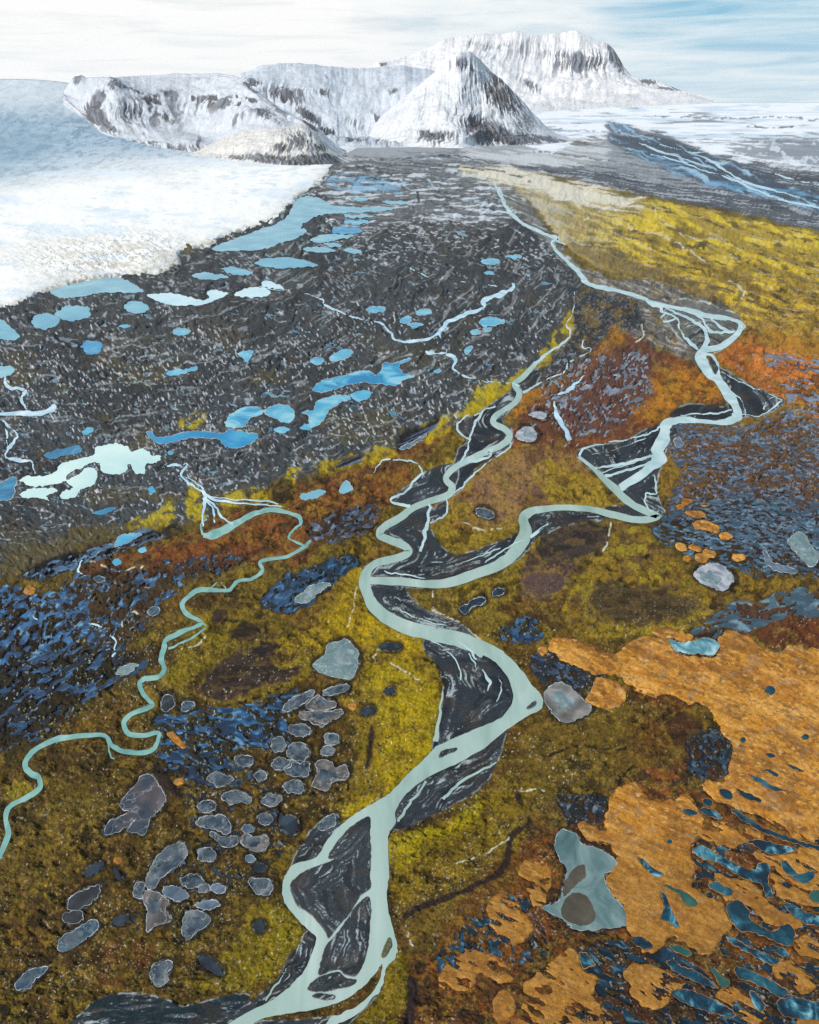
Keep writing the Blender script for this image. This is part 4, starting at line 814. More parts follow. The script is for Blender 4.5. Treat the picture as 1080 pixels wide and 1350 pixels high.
MAINP = [(600, 833), (640, 846), (667, 862), (690, 886), (703, 905), (715, 919), (713, 935), (693, 946), (668, 962), (637, 987), (606, 1005), (567, 1023), (540, 1043), (523, 1067), (521, 1087), (512, 1103), (513, 1150), (510, 1187), (517, 1220), (524, 1247), (519, 1260), (503, 1272), (496, 1282), (480, 1300), (455, 1318), (420, 1330), (370, 1338), (340, 1346), (320, 1366), (280, 1372), (296, 1354), (317, 1340), (360, 1318), (385, 1298), (403, 1277), (413, 1253), (417, 1236), (408, 1228), (393, 1213), (375, 1190), (372, 1167), (377, 1153), (387, 1140), (417, 1130), (430, 1110), (450, 1087), (473, 1070), (500, 1055), (520, 1040), (537, 1021), (557, 1003), (575, 985), (607, 970), (637, 957), (660, 947), (675, 927), (675, 907), (665, 887), (645, 868), (600, 851)]
STREAM = [(410, 712, 5), (403, 720, 6), (380, 733, 6), (360, 737, 6), (343, 741, 6), (346, 752, 6), (333, 763, 6), (313, 767, 6), (302, 778, 6), (287, 778, 6), (263, 778, 8), (247, 788, 7), (240, 798, 7), (247, 810, 8), (264, 820, 7), (258, 826, 6), (240, 833, 8), (220, 843, 8), (216, 854, 9), (213, 870, 9), (217, 883, 8), (207, 893, 8), (190, 895, 8), (184, 903, 8), (190, 917, 8), (200, 927, 7), (197, 933, 7), (177, 940, 8), (164, 952, 8), (170, 967, 9), (190, 970, 7), (209, 966, 6), (207, 980, 7), (200, 990, 8), (183, 993, 9), (160, 990, 9), (146, 981, 8), (138, 970, 7), (117, 970, 8), (83, 973, 9), (57, 982, 8), (39, 995, 9), (33, 1008, 9), (38, 1018, 9), (51, 1026, 9), (52, 1040, 8), (33, 1053, 8), (12, 1064, 8), (8, 1080, 8), (11, 1100, 9), (2, 1124, 8), (-12, 1150, 8)]
SIDES = [[(403, 720, 3), (390, 714, 3), (380, 708, 3), (387, 698, 3), (396, 690, 4), (394, 681, 6), (380, 677, 5), (360, 672, 6), (340, 676, 7), (327, 681, 8), (312, 690, 10), (296, 698, 11), (280, 705, 12), (268, 706, 8)],
         [(265, 822, 3), (272, 827, 2), (255, 840, 3), (236, 849, 2), (222, 856, 3)], [(300, 780, 2), (290, 768, 2), (282, 772, 1.6), (276, 780, 2)],
         [(143, 980, 2), (146, 998, 2.5), (158, 1002, 1.5)], [(268, 706, 3), (264, 692, 3), (272, 684, 3)], [(247, 788, 2), (238, 796, 2), (241, 806, 2)]]
MELT = [
    [(806, 166, 1.5), (836, 184, 2), (862, 196, 2.4), (900, 208, 2), (940, 222, 2.6), (975, 238, 3), (1010, 248, 3), (1050, 258, 3), (1120, 274, 3)], [(850, 186, 1.5), (890, 196, 2), (920, 204, 2), (950, 220, 2.5), (975, 236, 2)], [(858, 204, 2), (890, 210, 2), (925, 224, 2), (960, 234, 2.4), (1000, 252, 2.6), (1040, 266, 2.6), (1120, 282, 3)], [(1000, 222, 1.5), (1030, 232, 2), (1060, 240, 2), (1120, 250, 2)], [(870, 190, 1.4), (905, 200, 1.6), (930, 200, 1.4)],
    [(340, 378, 2), (360, 381, 2), (380, 383, 2), (423, 393, 3), (430, 403, 3), (467, 418, 3), (503, 427, 3), (513, 437, 3), (527, 450, 3), (560, 447, 4), (577, 438, 4), (590, 427, 6), (613, 414, 5), (637, 406, 5), (638, 396, 5), (655, 388, 12), (672, 381, 8), (677, 374, 3)],
    [(577, 439, 3), (587, 456, 4), (587, 466, 5), (570, 467, 9), (562, 464, 4)], [(587, 468, 3), (600, 474, 8), (598, 486, 4), (613, 495, 3), (647, 503, 3), (670, 505, 3), (685, 510, 4)],
    [(540, 353, 2), (560, 363, 3), (593, 370, 2.5), (637, 375, 2), (655, 378, 2)],
    [(212, 616, 3), (232, 613, 3), (247, 613, 3), (240, 627, 4), (258, 643, 4), (270, 655, 5), (268, 680, 4), (266, 694, 4)],
    [(244, 628, 2), (262, 640, 2.5), (272, 652, 3), (290, 660, 3), (330, 664, 3), (372, 668, 2)], [(270, 655, 3), (285, 668, 3), (292, 682, 3), (306, 690, 3)], [(268, 656, 3), (280, 670, 3), (284, 690, 3)], [(272, 654, 2), (300, 658, 2), (340, 660, 2), (366, 664, 2)],
    [(5, 495, 4), (10, 510, 5), (31, 512, 4), (32, 520, 3), (28, 530, 4), (36, 540, 5)], [(-20, 549, 4), (20, 545, 5), (45, 545, 7), (68, 539, 8), (74, 537, 4)],
    [(3, 553, 3), (15, 566, 4), (23, 576, 4), (12, 590, 4), (8, 602, 3), (25, 607, 4), (40, 608, 4), (46, 625, 2)], [(5, 556, 2), (8, 570, 3), (10, 588, 2)],
    [(108, 738, 2), (104, 752, 3), (112, 760, 2)], [(45, 812, 1.5), (50, 818, 1.5)],
    [(117, 822, 2), (135, 826, 3), (146, 838, 4), (152, 850, 3), (150, 866, 3)], 
    
    [(732, 530, 2), (734, 545, 5), (742, 562, 8), (752, 580, 6)], [(736, 520, 3), (750, 514, 4), (765, 502, 3), (774, 490, 2)],
]
BEDS = [
    [(698, 492), (668, 520), (640, 538), (626, 548), (606, 553), (603, 562), (608, 574), (618, 582), (606, 592), (600, 606), (592, 620), (560, 625), (545, 635), (536, 648), (516, 658), (520, 663), (534, 668), (563, 668), (590, 656), (607, 648), (618, 633), (627, 617), (667, 593), (676, 580), (674, 565), (662, 556), (684, 530), (692, 516), (706, 508), (712, 490)],
    [(478, 762), (484, 745), (536, 730), (516, 714), (500, 705), (506, 697), (528, 682), (546, 670), (566, 664), (572, 672), (586, 660), (590, 674), (580, 684), (566, 690), (573, 707), (597, 732), (637, 722), (676, 708), (694, 700), (693, 680), (720, 673), (790, 677), (795, 684), (762, 690), (740, 695), (718, 706), (704, 714), (680, 740), (627, 762), (560, 774), (500, 770)],
    [(486, 774), (530, 771), (537, 783), (550, 798), (573, 810), (600, 820), (622, 835), (590, 838), (540, 830), (505, 812), (490, 795)],
    [(561, 842), (600, 838), (625, 848), (650, 866), (672, 888), (680, 910), (678, 930), (660, 950), (635, 960), (600, 976), (570, 990), (578, 960), (584, 920), (584, 900), (574, 876), (561, 860)],
    [(668, 962), (662, 985), (657, 1002), (640, 1033), (600, 1060), (560, 1080), (526, 1094), (516, 1088), (520, 1062), (560, 1022), (606, 1003), (640, 984)],
    [(440, 1073), (413, 1093), (384, 1142), (416, 1133), (432, 1110), (448, 1090)],
    [(418, 1228), (404, 1229), (395, 1246), (380, 1262), (370, 1285), (355, 1304), (330, 1322), (296, 1346), (340, 1335), (385, 1298), (404, 1277), (414, 1254)],
    [(100, 1366), (108, 1336), (138, 1314), (180, 1311), (220, 1319), (242, 1327), (286, 1317), (310, 1311), (330, 1317), (300, 1350), (290, 1372)],
    [(499, 1276), (503, 1300), (480, 1324), (440, 1340), (400, 1345), (330, 1350), (310, 1380), (420, 1380), (470, 1340), (506, 1300)],
    [(760, 600), (780, 588), (820, 583), (853, 567), (880, 556), (907, 556), (890, 572), (880, 590), (870, 620), (866, 640), (868, 660), (878, 674), (858, 684), (800, 680), (800, 669), (826, 664), (812, 648), (790, 628)],
    [(884, 548), (895, 539), (913, 533), (950, 537), (970, 541), (970, 556), (933, 558), (896, 554)],
    [(936, 482), (950, 486), (973, 499), (1007, 516), (1034, 528), (1020, 542), (985, 550), (965, 545), (955, 515)],
    [(560, 622), (600, 612), (600, 640), (560, 668), (516, 660), (540, 640)],
    [(900, 395), (960, 410), (978, 428), (960, 455), (930, 468), (900, 450), (876, 415)],
]
GULLY = [[(28, 760), (60, 738), (110, 724), (150, 716), (165, 702), (198, 697), (216, 708), (190, 714), (152, 722), (120, 736), (100, 746), (70, 758)], [(530, 570), (560, 560), (580, 548), (575, 562), (545, 586), (525, 596)], [(450, 606), (480, 600), (470, 612), (440, 616)]]
DARKW = [[(536, 1290), (546, 1290), (550, 1310), (544, 1350), (530, 1350), (538, 1320)], [(202, 1008), (212, 1012), (226, 1030), (238, 1046), (234, 1054), (222, 1042), (210, 1028)], [(488, 958), (492, 958), (490, 985), (486, 1012), (482, 1010), (486, 980)], [(533, 1205), (560, 1190), (600, 1178), (640, 1160), (660, 1144), (668, 1118), (670, 1100), (690, 1090), (696, 1080), (690, 1066), (680, 1054), (684, 1044), (692, 1070), (700, 1084), (690, 1096), (678, 1104), (672, 1130), (664, 1150), (640, 1166), (600, 1184), (560, 1198), (535, 1210)]]

BEDS += [b_ for _, b_ in BARS]
for k, p in enumerate(BEDS):
    sl, m = field(p, 1, 0, 1.4)
    rim(p, (196, 206, 208), 1, 0, 1.4, .85, 9, 400 + k, .44, .6)
    col = (44, 50, 56) if k not in (13, ) else (92, 98, 98)
    if k == 13:
        m = m * .5
    if k == 7:
        col = (26, 40, 46)
    paint(sl, m, col)
    HS[sl] *= 1 - m * .9
    FG[sl] *= 1 - m

# flow-aligned grain on the river gravel
BEDM = np.zeros((NR, NC), f32)
for p in BEDS:
    sl, m = field(p, 1, 0, 1.4)
    BEDM[sl] = np.maximum(BEDM[sl], m)
mid = sl_bed = (slice(np.searchsorted(vs, 380), NR), slice(np.searchsorted(us, 90), np.searchsorted(us, 1085)))
best = np.full(U[mid].shape, 1e9, f32); along = np.zeros(U[mid].shape, f32)
base_s = 0.0
for L in (R_EAST[22:], R_MID, R_WEST, [(p[0], p[1], 0) for p in [(640, 850), (676, 885), (695, 915), (690, 938), (650, 965), (600, 995), (560, 1012), (520, 1050), (500, 1090), (498, 1140), (500, 1200), (502, 1250), (488, 1290), (430, 1320), (340, 1345)]], [(500, 1062, 0), (450, 1100, 0), (400, 1140, 0), (378, 1170, 0), (395, 1205, 0), (425, 1240, 0), (408, 1285, 0), (340, 1340, 0), (220, 1340, 0), (100, 1350, 0)], BRAIDS[-21][:]):
    for (x1, y1, _), (x2, y2, _) in zip(L[:-1], L[1:]):
        dx, dy = x2 - x1, y2 - y1
        l = math.hypot(dx, dy) + 1e-6
        t = np.clip(((U[mid] - x1) * dx + (V[mid] - y1) * dy) / (l * l), 0, 1)
        dd = np.hypot(U[mid] - x1 - t * dx, V[mid] - y1 - t * dy)
        k = dd < best
        best = np.where(k, dd, best); along = np.where(k, base_s + t * l, along)
        base_s += l
    base_s += 50
wv = 3.0 * fbm(U[mid] / 26, V[mid] / 20, 421, 2)
g1 = fbm((best + 4 * wv) / 3.4, along / 40, 425, 3)
g2 = fbm((best * 1.1 + 6 * wv) / 2.2 + along / 70, along / 26, 431, 3)
pm = BEDM[mid] * sm(380, 430, V[mid])
paint(mid, pm * sm(.46, .66, g1), (58, 64, 70), .6)
paint(mid, pm * sm(.52, .66, fbm(best / 9 + wv, along / 60, 437, 3)), (30, 35, 40), .8)
paint(mid, pm * sm(.55, .68, g1) * sm(.5, .66, fbm(U[mid] / 30, V[mid] / 22, 441, 2)), (84, 90, 94), .6)
paint(mid, pm * sm(.66, .74, g2) * sm(.5, .62, fbm(U[mid] / 24, V[mid] / 18, 443, 2)), (180, 192, 194), .7)
paint(mid, pm * sm(.68, .8, vn(U[mid] / 2.2, V[mid] / 1.8, 447)) * sm(.56, .7, g1), (150, 160, 162), .7)
paint(mid, pm * sm(.6, .7, fbm(U[mid] / 24, V[mid] / 14, 449, 3)), (64, 54, 46), .4)
GRAIN = dict(mid=mid, g1=g1, g2=g2)

for p in GULLY:
    sl, m = field(p, 1, 0, 3)
    paint(sl, m, (32, 31, 32))
    paint(sl, m * sm(.52, .64, fbm((U[sl] + 2 * V[sl]) / 20, (V[sl] + .4 * U[sl]) / 4, 461, 3)), (96, 120, 150), .8)
    HS[sl] -= 3 * blur(m, 2)
for p in DARKW:
    sl, m = field(p, 1, 0, 1.2)
    paint(sl, m, (42, 32, 30))
    rim(p, (30, 26, 22), 2, 0, 2, .8)
# faint frosted cracks on the heath
def crack(line, w=.8, c=(190, 186, 164), k=.8, seed=0):
    pts = smooth_pts([(a, b) for a, b in line], 8, False)
    for (x1, y1), (x2, y2) in zip(pts[:-1], pts[1:]):
        r0 = np.searchsorted(vs, min(y1, y2) - 4); r1 = np.searchsorted(vs, max(y1, y2) + 4)
        c0 = np.searchsorted(us, min(x1, x2) - 4); c1 = np.searchsorted(us, max(x1, x2) + 4)
        sl = (slice(r0, r1), slice(c0, c1))
        if r1 <= r0 or c1 <= c0:
            continue
        pu = U[sl] + 2.2 * WU2[sl]; pv = V[sl] + 2.2 * WV2[sl]
        dx, dy = x2 - x1, y2 - y1
        t = np.clip(((pu - x1) * dx + (pv - y1) * dy) / (dx * dx + dy * dy + 1e-6), 0, 1)
        dd = np.hypot(pu - x1 - t * dx, pv - y1 - t * dy)
        paint(sl, sm(w + .7, w - .3, dd) * sm(.3, .5, vn(pu / 4, pv / 4, 471)), c, k)
for ln in ([(470, 775), (466, 800), (458, 828)], [(570, 780), (572, 795), (576, 808)], [(570, 805), (595, 815), (618, 830), (640, 850)], [(515, 875), (535, 888), (552, 898)],
           [(612, 690), (640, 700), (668, 694)], [(806, 690), (802, 712), (796, 726)], [(535, 1218), (540, 1240), (548, 1250)], [(600, 1140), (640, 1125), (670, 1105)],
           [(270, 838), (262, 850), (240, 858)], [(684, 1044), (700, 1042), (718, 1042)], [(490, 870), (500, 858), (520, 852)], [(160, 830), (166, 815), (175, 805), (182, 808)],
           [(330, 300), (300, 316)], [(120, 740), (150, 752), (190, 748)], [(846, 430), (848, 446), (838, 452)], [(860, 272), (872, 290), (900, 310), (925, 318)], [(960, 370), (980, 384), (978, 396)],
           [(760, 270), (776, 285), (770, 292)], [(830, 300), (880, 318), (930, 345)], [(150, 260 + 230), (180, 500), (200, 512)]):
    crack(ln)
for ln in ([(0, 1290), (30, 1250), (60, 1200)], [(440, 690), (470, 700), (500, 690)], [(560, 870), (580, 882), (586, 905)], [(445, 1010), (460, 1040), (440, 1062)], [(300, 930), (330, 925), (375, 905)], [(720, 1000), (760, 985), (830, 990)], [(810, 1060), (818, 1030), (835, 1010)]):
    crack(ln, 1.6, (34, 28, 20), .8)

for ln, c_, w_ in (([(430, 206), (480, 212), (540, 209), (600, 206), (640, 214), (700, 222), (760, 232)], (66, 68, 72), 1.0), ([(540, 216), (600, 220), (660, 228), (700, 240)], (74, 76, 80), .8), ([(470, 222), (500, 228), (530, 236), (548, 250), (552, 266)], (58, 60, 62), 1.0),
                   ([(430, 240), (445, 226), (470, 220), (510, 222)], (60, 62, 64), .9), ([(452, 246), (480, 236), (520, 240), (535, 252)], (58, 60, 64), .8), ([(560, 224), (600, 230), (640, 236), (660, 250)], (176, 190, 200), .6), ([(700, 200), (760, 206), (830, 218), (900, 226)], (90, 94, 98), .8), ([(700, 176), (760, 172), (820, 176), (880, 186)], (150, 160, 172), .7),
                   ([(860, 152), (940, 156), (1020, 154), (1080, 158)], (120, 126, 136), .8), ([(985, 166), (1010, 168), (1046, 167)], (84, 84, 88), .9), ([(560, 232), (575, 250), (600, 262), (640, 268)], (150, 176, 190), .6)):
    crack(ln, w_, c_, .85)
# ------------------------------------------------------------------ materials
def new_mat(name):
    m = bpy.data.materials.new(name)
    m.use_nodes = True
    nt = m.node_tree
    return m, nt, nt.nodes['Principled BSDF']


def nd(nt, typ, **kw):
    n = nt.nodes.new(typ)
    for k, v in kw.items():
        setattr(n, k, v)
    return n


def noise_node(nt, scale, detail=3.0, rough=.55, vec=None, dist=0.0):
    n = nd(nt, 'ShaderNodeTexNoise')
    n.inputs['Scale'].default_value = scale
    n.inputs['Detail'].default_value = detail
    n.inputs['Roughness'].default_value = rough
    n.inputs['Distortion'].default_value = dist
    if vec is not None:
        nt.links.new(vec, n.inputs['Vector'])
    return n


def ramp(nt, fac, stops, interp='LINEAR'):
    r = nd(nt, 'ShaderNodeValToRGB')
    r.color_ramp.interpolation = interp
    el = r.color_ramp.elements
    while len(el) < len(stops):
        el.new(.5)
    for e, (p, c) in zip(el, stops):
        e.position = p
        e.color = tuple(lin(c)) + (1,) if max(c) > 1.5 else (c[0], c[1], c[2], 1)
    nt.links.new(fac, r.inputs['Fac'])
    return r


def cover_mat(name, s1, s2, var=.35, rough=.9, spec=.15, bump=.5, bdist=.4):
    """surface cover whose kind is kept per point, with grain from noise"""
    m, nt, b = new_mat(name)
    at = nd(nt, 'ShaderNodeAttribute', attribute_name='cover')
    g = nd(nt, 'ShaderNodeNewGeometry')
    na = noise_node(nt, s1, 4, .62, g.outputs['Position'])
    nb = noise_node(nt, s2, 2, .6, g.outputs['Position'])
    ad = nd(nt, 'ShaderNodeMath', operation='ADD')
    nt.links.new(na.outputs['Fac'], ad.inputs[0]); nt.links.new(nb.outputs['Fac'], ad.inputs[1])
    mr = nd(nt, 'ShaderNodeMapRange')
    mr.inputs['From Min'].default_value = .7; mr.inputs['From Max'].default_value = 1.3
    mr.inputs['To Min'].default_value = 1 - var; mr.inputs['To Max'].default_value = 1 + var
    nt.links.new(ad.outputs[0], mr.inputs['Value'])
    mx = nd(nt, 'ShaderNodeVectorMath', operation='SCALE')
    nt.links.new(at.outputs['Color'], mx.inputs[0]); nt.links.new(mr.outputs[0], mx.inputs['Scale'])
    nt.links.new(mx.outputs[0], b.inputs['Base Color'])
    b.inputs['Roughness'].default_value = rough
    b.inputs['Specular IOR Level'].default_value = spec
    bp = nd(nt, 'ShaderNodeBump')
    bp.inputs['Strength'].default_value = bump; bp.inputs['Distance'].default_value = bdist
    nt.links.new(na.outputs['Fac'], bp.inputs['Height']); nt.links.new(bp.outputs[0], b.inputs['Normal'])
    return m


def sheet_mat(name, stops, scale, detail=4, rough=.25, spec=.5, dist=0.0, bump=.0, stretch=(1, 1, 1), lines=None):
    """water, ice: colours mixed by noise in metres"""
    m, nt, b = new_mat(name)
    tc = nd(nt, 'ShaderNodeNewGeometry')
    mp = nd(nt, 'ShaderNodeMapping'); mp.inputs['Scale'].default_value = stretch
    mp.inputs['Rotation'].default_value = (0, 0, .5)
    nt.links.new(tc.outputs['Position'], mp.inputs['Vector'])
    n = noise_node(nt, scale, detail, .58, mp.outputs[0], dist)
    r = ramp(nt, n.outputs['Fac'], stops)
    out = r.outputs['Color']
    if lines:
        c, sc, lo, hi = lines
        v = nd(nt, 'ShaderNodeTexVoronoi', feature='DISTANCE_TO_EDGE'); v.inputs['Scale'].default_value = sc
        n3_ = noise_node(nt, sc * 1.7, 3, .6, tc.outputs['Position'])
        vm = nd(nt, 'ShaderNodeVectorMath', operation='SCALE'); vm.inputs['Scale'].default_value = 1.4 / sc
        nt.links.new(n3_.outputs['Color'], vm.inputs[0])
        va = nd(nt, 'ShaderNodeVectorMath', operation='ADD')
        nt.links.new(tc.outputs['Position'], va.inputs[0]); nt.links.new(vm.outputs[0], va.inputs[1])
        nt.links.new(va.outputs[0], v.inputs['Vector'])
        k = nd(nt, 'ShaderNodeMapRange'); k.inputs['From Min'].default_value = lo; k.inputs['From Max'].default_value = hi
        k.inputs['To Min'].default_value = .75; k.inputs['To Max'].default_value = 0
        nt.links.new(v.outputs['Distance'], k.inputs['Value'])
        mixn = nd(nt, 'ShaderNodeMix', data_type='RGBA')
        nt.links.new(k.outputs[0], mixn.inputs['Factor']); nt.links.new(out, mixn.inputs['A'])
        mixn.inputs['B'].default_value = tuple(lin(c)) + (1,)
        out = mixn.outputs['Result']
    nt.links.new(out, b.inputs['Base Color'])
    b.inputs['Roughness'].default_value = rough
    b.inputs['Specular IOR Level'].default_value = spec
    if bump:
        bp = nd(nt, 'ShaderNodeBump'); bp.inputs['Strength'].default_value = bump; bp.inputs['Distance'].default_value = .3
        nt.links.new(n.outputs['Fac'], bp.inputs['Height']); nt.links.new(bp.outputs[0], b.inputs['Normal'])
    return m


M = {
    'ground': cover_mat('ground_cover', .55, 2.4, .42),
    'mat': cover_mat('orange_bog_vegetation', .3, 1.8, .42, .95, .1),
    'bar': cover_mat('dark_river_gravel', .5, 2.0, .4, .8, .3),
    'pool': cover_mat('bog_water', .12, .5, .35, .2, .5, .1, .2),
    'river': sheet_mat('milky_glacier_water', [(.3, (128, 152, 144)), (.46, (150, 173, 165)), (.6, (162, 182, 175)), (.74, (188, 200, 195))], .035, 5, .28, .4, .6, .1, (1, .25, 1)),
    'riverfar': sheet_mat('pale_glacier_water', [(.3, (150, 178, 182)), (.5, (172, 196, 198)), (.72, (200, 216, 218))], .03, 4, .3, .4, .6, .1),
    'stream': sheet_mat('turquoise_stream_water', [(.3, (92, 140, 138)), (.5, (118, 164, 158)), (.72, (152, 188, 180))], .06, 4, .25, .4, .6, .1),
    'melt': sheet_mat('meltwater', [(.3, (140, 180, 200)), (.5, (172, 204, 218)), (.72, (216, 230, 236))], .05, 4, .3, .4),
    'rim': sheet_mat('white_shore_ice', [(.3, (96, 102, 104)), (.5, (150, 156, 158)), (.72, (206, 210, 212))], .25, 4, .6, .3),
    'darkrim': sheet_mat('rusty_pool_edge', [(.3, (96, 60, 32)), (.6, (178, 124, 66))], .25, 4, .7, .3),
    'ice_blue': sheet_mat('pale_blue_water', [(.3, (98, 154, 176)), (.5, (114, 168, 186)), (.7, (142, 188, 200))], .012, 3, .3, .4, .4),
    'turq': sheet_mat('turquoise_water', [(.3, (82, 150, 178)), (.5, (98, 164, 186)), (.7, (120, 180, 194))], .012, 3, .3, .4, .4),
    'milky': sheet_mat('milky_water', [(.3, (170, 206, 218)), (.5, (190, 218, 226)), (.7, (214, 230, 234))], .012, 3, .35, .4, .4),
    'milky2': sheet_mat('milky_green_water', [(.3, (168, 206, 208)), (.5, (186, 216, 214)), (.7, (204, 226, 222))], .012, 3, .35, .4, .4),
    'sky': sheet_mat('sky_blue_water', [(.3, (58, 144, 182)), (.5, (88, 166, 194)), (.7, (146, 196, 208))], .03, 4, .3, .4, .6),
    'vivid': sheet_mat('vivid_blue_water', [(.3, (10, 112, 160)), (.5, (22, 132, 180)), (.72, (78, 166, 196))], .02, 4, .3, .4, .6),
    'vivid2': sheet_mat('deep_blue_water', [(.3, (24, 92, 132)), (.5, (52, 126, 164)), (.72, (112, 174, 194))], .03, 5, .3, .4, .8),
    'blue2': sheet_mat('two_tone_blue_water', [(.4, (18, 118, 166)), (.5, (66, 156, 190)), (.62, (136, 192, 208))], .018, 4, .3, .4, .8),
    'grey_ice': sheet_mat('grey_lake_ice', [(.34, (28, 38, 48)), (.46, (55, 68, 78)), (.58, (82, 92, 99)), (.74, (126, 131, 134))], .09, 5, .5, .3, .9, .1, (1, 1, 1), ((137, 143, 146), .075, 0, .03)),
    'beige_ice': sheet_mat('beige_lake_ice', [(.32, (52, 53, 57)), (.48, (85, 82, 80)), (.64, (114, 109, 107)), (.76, (134, 131, 129))], .09, 5, .55, .3, .9, .1, (1, 1, 1), ((154, 154, 154), .06, 0, .03)),
    'blue_ice': sheet_mat('frosted_blue_ice', [(.3, (23, 42, 57)), (.5, (48, 72, 87)), (.7, (81, 100, 110))], .12, 5, .45, .35, .9, .1, (1, 1, 1), ((115, 131, 140), .1, 0, .03)),
    'slate_ice': sheet_mat('dark_slate_ice', [(.35, (30, 32, 37)), (.52, (44, 46, 51)), (.72, (77, 85, 92))], .06, 4, .4, .35, .5),
    'navy_ice': sheet_mat('dark_navy_water', [(.32, (14, 21, 28)), (.5, (27, 38, 50)), (.7, (52, 66, 80))], .09, 4, .25, .5, .8),
    'purple_ice': sheet_mat('purple_grey_ice', [(.34, (29, 44, 58)), (.46, (54, 63, 75)), (.56, (77, 70, 73)), (.74, (107, 105, 110))], .05, 5, .5, .3, 1.0, .1, (1, 1, 1), ((132, 137, 143), .05, 0, .025)),
    'pale_ice': sheet_mat('pale_teal_ice', [(.3, (80, 103, 108)), (.5, (103, 126, 127)), (.7, (131, 148, 148))], .06, 5, .45, .3, .8, .1, (1, 1, 1), ((177, 185, 185), .05, 0, .02)),
    'white_ice': sheet_mat('white_snow_ice', [(.34, (108, 115, 130)), (.5, (152, 156, 165)), (.7, (187, 189, 193))], .08, 5, .6, .25, .8, .1),
    'white_ice2': sheet_mat('grey_white_ice', [(.36, (81, 81, 81)), (.5, (111, 109, 105)), (.62, (145, 140, 137)), (.75, (162, 159, 158))], .045, 5, .6, .25, .6),
    'grey_blue': sheet_mat('grey_blue_ice', [(.32, (57, 72, 86)), (.5, (85, 101, 118)), (.7, (122, 136, 149))], .09, 5, .4, .35, .8),
    'teal_ice': sheet_mat('teal_ice_water', [(.34, (44, 92, 104)), (.5, (84, 134, 146)), (.66, (160, 194, 198))], .07, 4, .35, .4, .8),
    'two_ice': sheet_mat('layered_teal_ice', [(.3, (60, 82, 86)), (.48, (85, 111, 113)), (.62, (116, 137, 136)), (.76, (150, 164, 159))], .035, 5, .4, .3, 1.4, .1),
    'clear': sheet_mat('clear_dark_ice', [(.32, (34, 46, 58)), (.48, (58, 72, 84)), (.62, (84, 94, 102)), (.76, (120, 128, 132))], .14, 5, .35, .4, .9),
    'clear_light': sheet_mat('clear_grey_ice', [(.32, (88, 106, 112)), (.5, (112, 130, 134)), (.7, (148, 160, 162))], .1, 5, .4, .35, .9),
    'shallows': sheet_mat('brown_grey_shallows', [(.3, (61, 56, 47)), (.55, (78, 73, 62)), (.75, (95, 90, 79))], .06, 4, .5, .3),
    'teal': sheet_mat('dark_teal_water', [(.36, (8, 28, 40)), (.52, (16, 52, 66)), (.64, (36, 86, 100)), (.76, (90, 140, 150))], .06, 4, .22, .5, .8),
    'teal_shine': sheet_mat('glinting_teal_water', [(.4, (10, 32, 46)), (.52, (22, 62, 80)), (.6, (70, 124, 140)), (.72, (168, 200, 206))], .1, 4, .22, .5, .8),  # glints painted into the water colour as pale noise patches
    'green': sheet_mat('green_teal_water', [(.32, (21, 65, 63)), (.52, (42, 85, 76)), (.72, (71, 109, 90))], .06, 4, .25, .45, .6),
}

# ------------------------------------------------------------------ mesh builders
def mesh_obj(name, verts, faces, mat, parent=None, loc=None, smooth=False, cover=None):
    """faces: list of index lists, or an (n, 4) array"""
    me = bpy.data.meshes.new(name)
    verts = np.asarray(verts, float)
    if loc is not None:
        verts = verts - np.asarray(loc, float)
    if isinstance(faces, np.ndarray):
        nf = len(faces)
        me.vertices.add(len(verts)); me.loops.add(nf * 4); me.polygons.add(nf)
        me.vertices.foreach_set('co', verts.astype(f32).ravel())
        me.loops.foreach_set('vertex_index', faces.astype(np.int32).ravel())
        me.polygons.foreach_set('loop_start', np.arange(0, nf * 4, 4, dtype=np.int32))
        me.update(calc_edges=True)
    else:
        me.from_pydata([tuple(v) for v in verts], [], faces)
        me.update()
    if smooth:
        me.polygons.foreach_set('use_smooth', np.ones(len(me.polygons), bool))
    if cover is not None:
        at = me.color_attributes.new('cover', 'FLOAT_COLOR', 'POINT')
        c4 = np.concatenate([cover, np.ones((len(cover), 1))], 1).astype(f32)
        at.data.foreach_set('color', c4.ravel())
    me.materials.append(mat)
    o = bpy.data.objects.new(name, me)
    COL.objects.link(o)
    if parent is not None:
        o.parent = parent
    elif loc is not None:
        o.location = loc
    return o


def tag(o, label=None, cat=None, group=None, kind=None):
    for k, v in (('label', label), ('category', cat), ('group', group), ('kind', kind)):
        if v:
            o[k] = v
    return o


def grid_obj(name, sl, keep, Z, cover, mat, smooth=True, loc=False):
    """keep: per-point mask on the image pixel grid block; quads with any kept corner are built"""
    q = keep[:-1, :-1] | keep[1:, :-1] | keep[:-1, 1:] | keep[1:, 1:]
    nr, nc = keep.shape
    idx = np.arange(nr * nc).reshape(nr, nc)
    F4 = np.stack([idx[1:, :-1][q], idx[1:, 1:][q], idx[:-1, 1:][q], idx[:-1, :-1][q]], 1)
    used, inv = np.unique(F4.ravel(), return_inverse=True)
    F4 = inv.reshape(-1, 4)
    v = np.stack([GX[sl].ravel()[used], GY[sl].ravel()[used], Z.ravel()[used]], 1)
    l = None
    if loc:
        l = (float(v[:, 0].mean()), float(v[:, 1].mean()), 0.0)
    return mesh_obj(name, v, F4, mat, smooth=smooth, cover=cover.reshape(-1, 3)[used], loc=l)


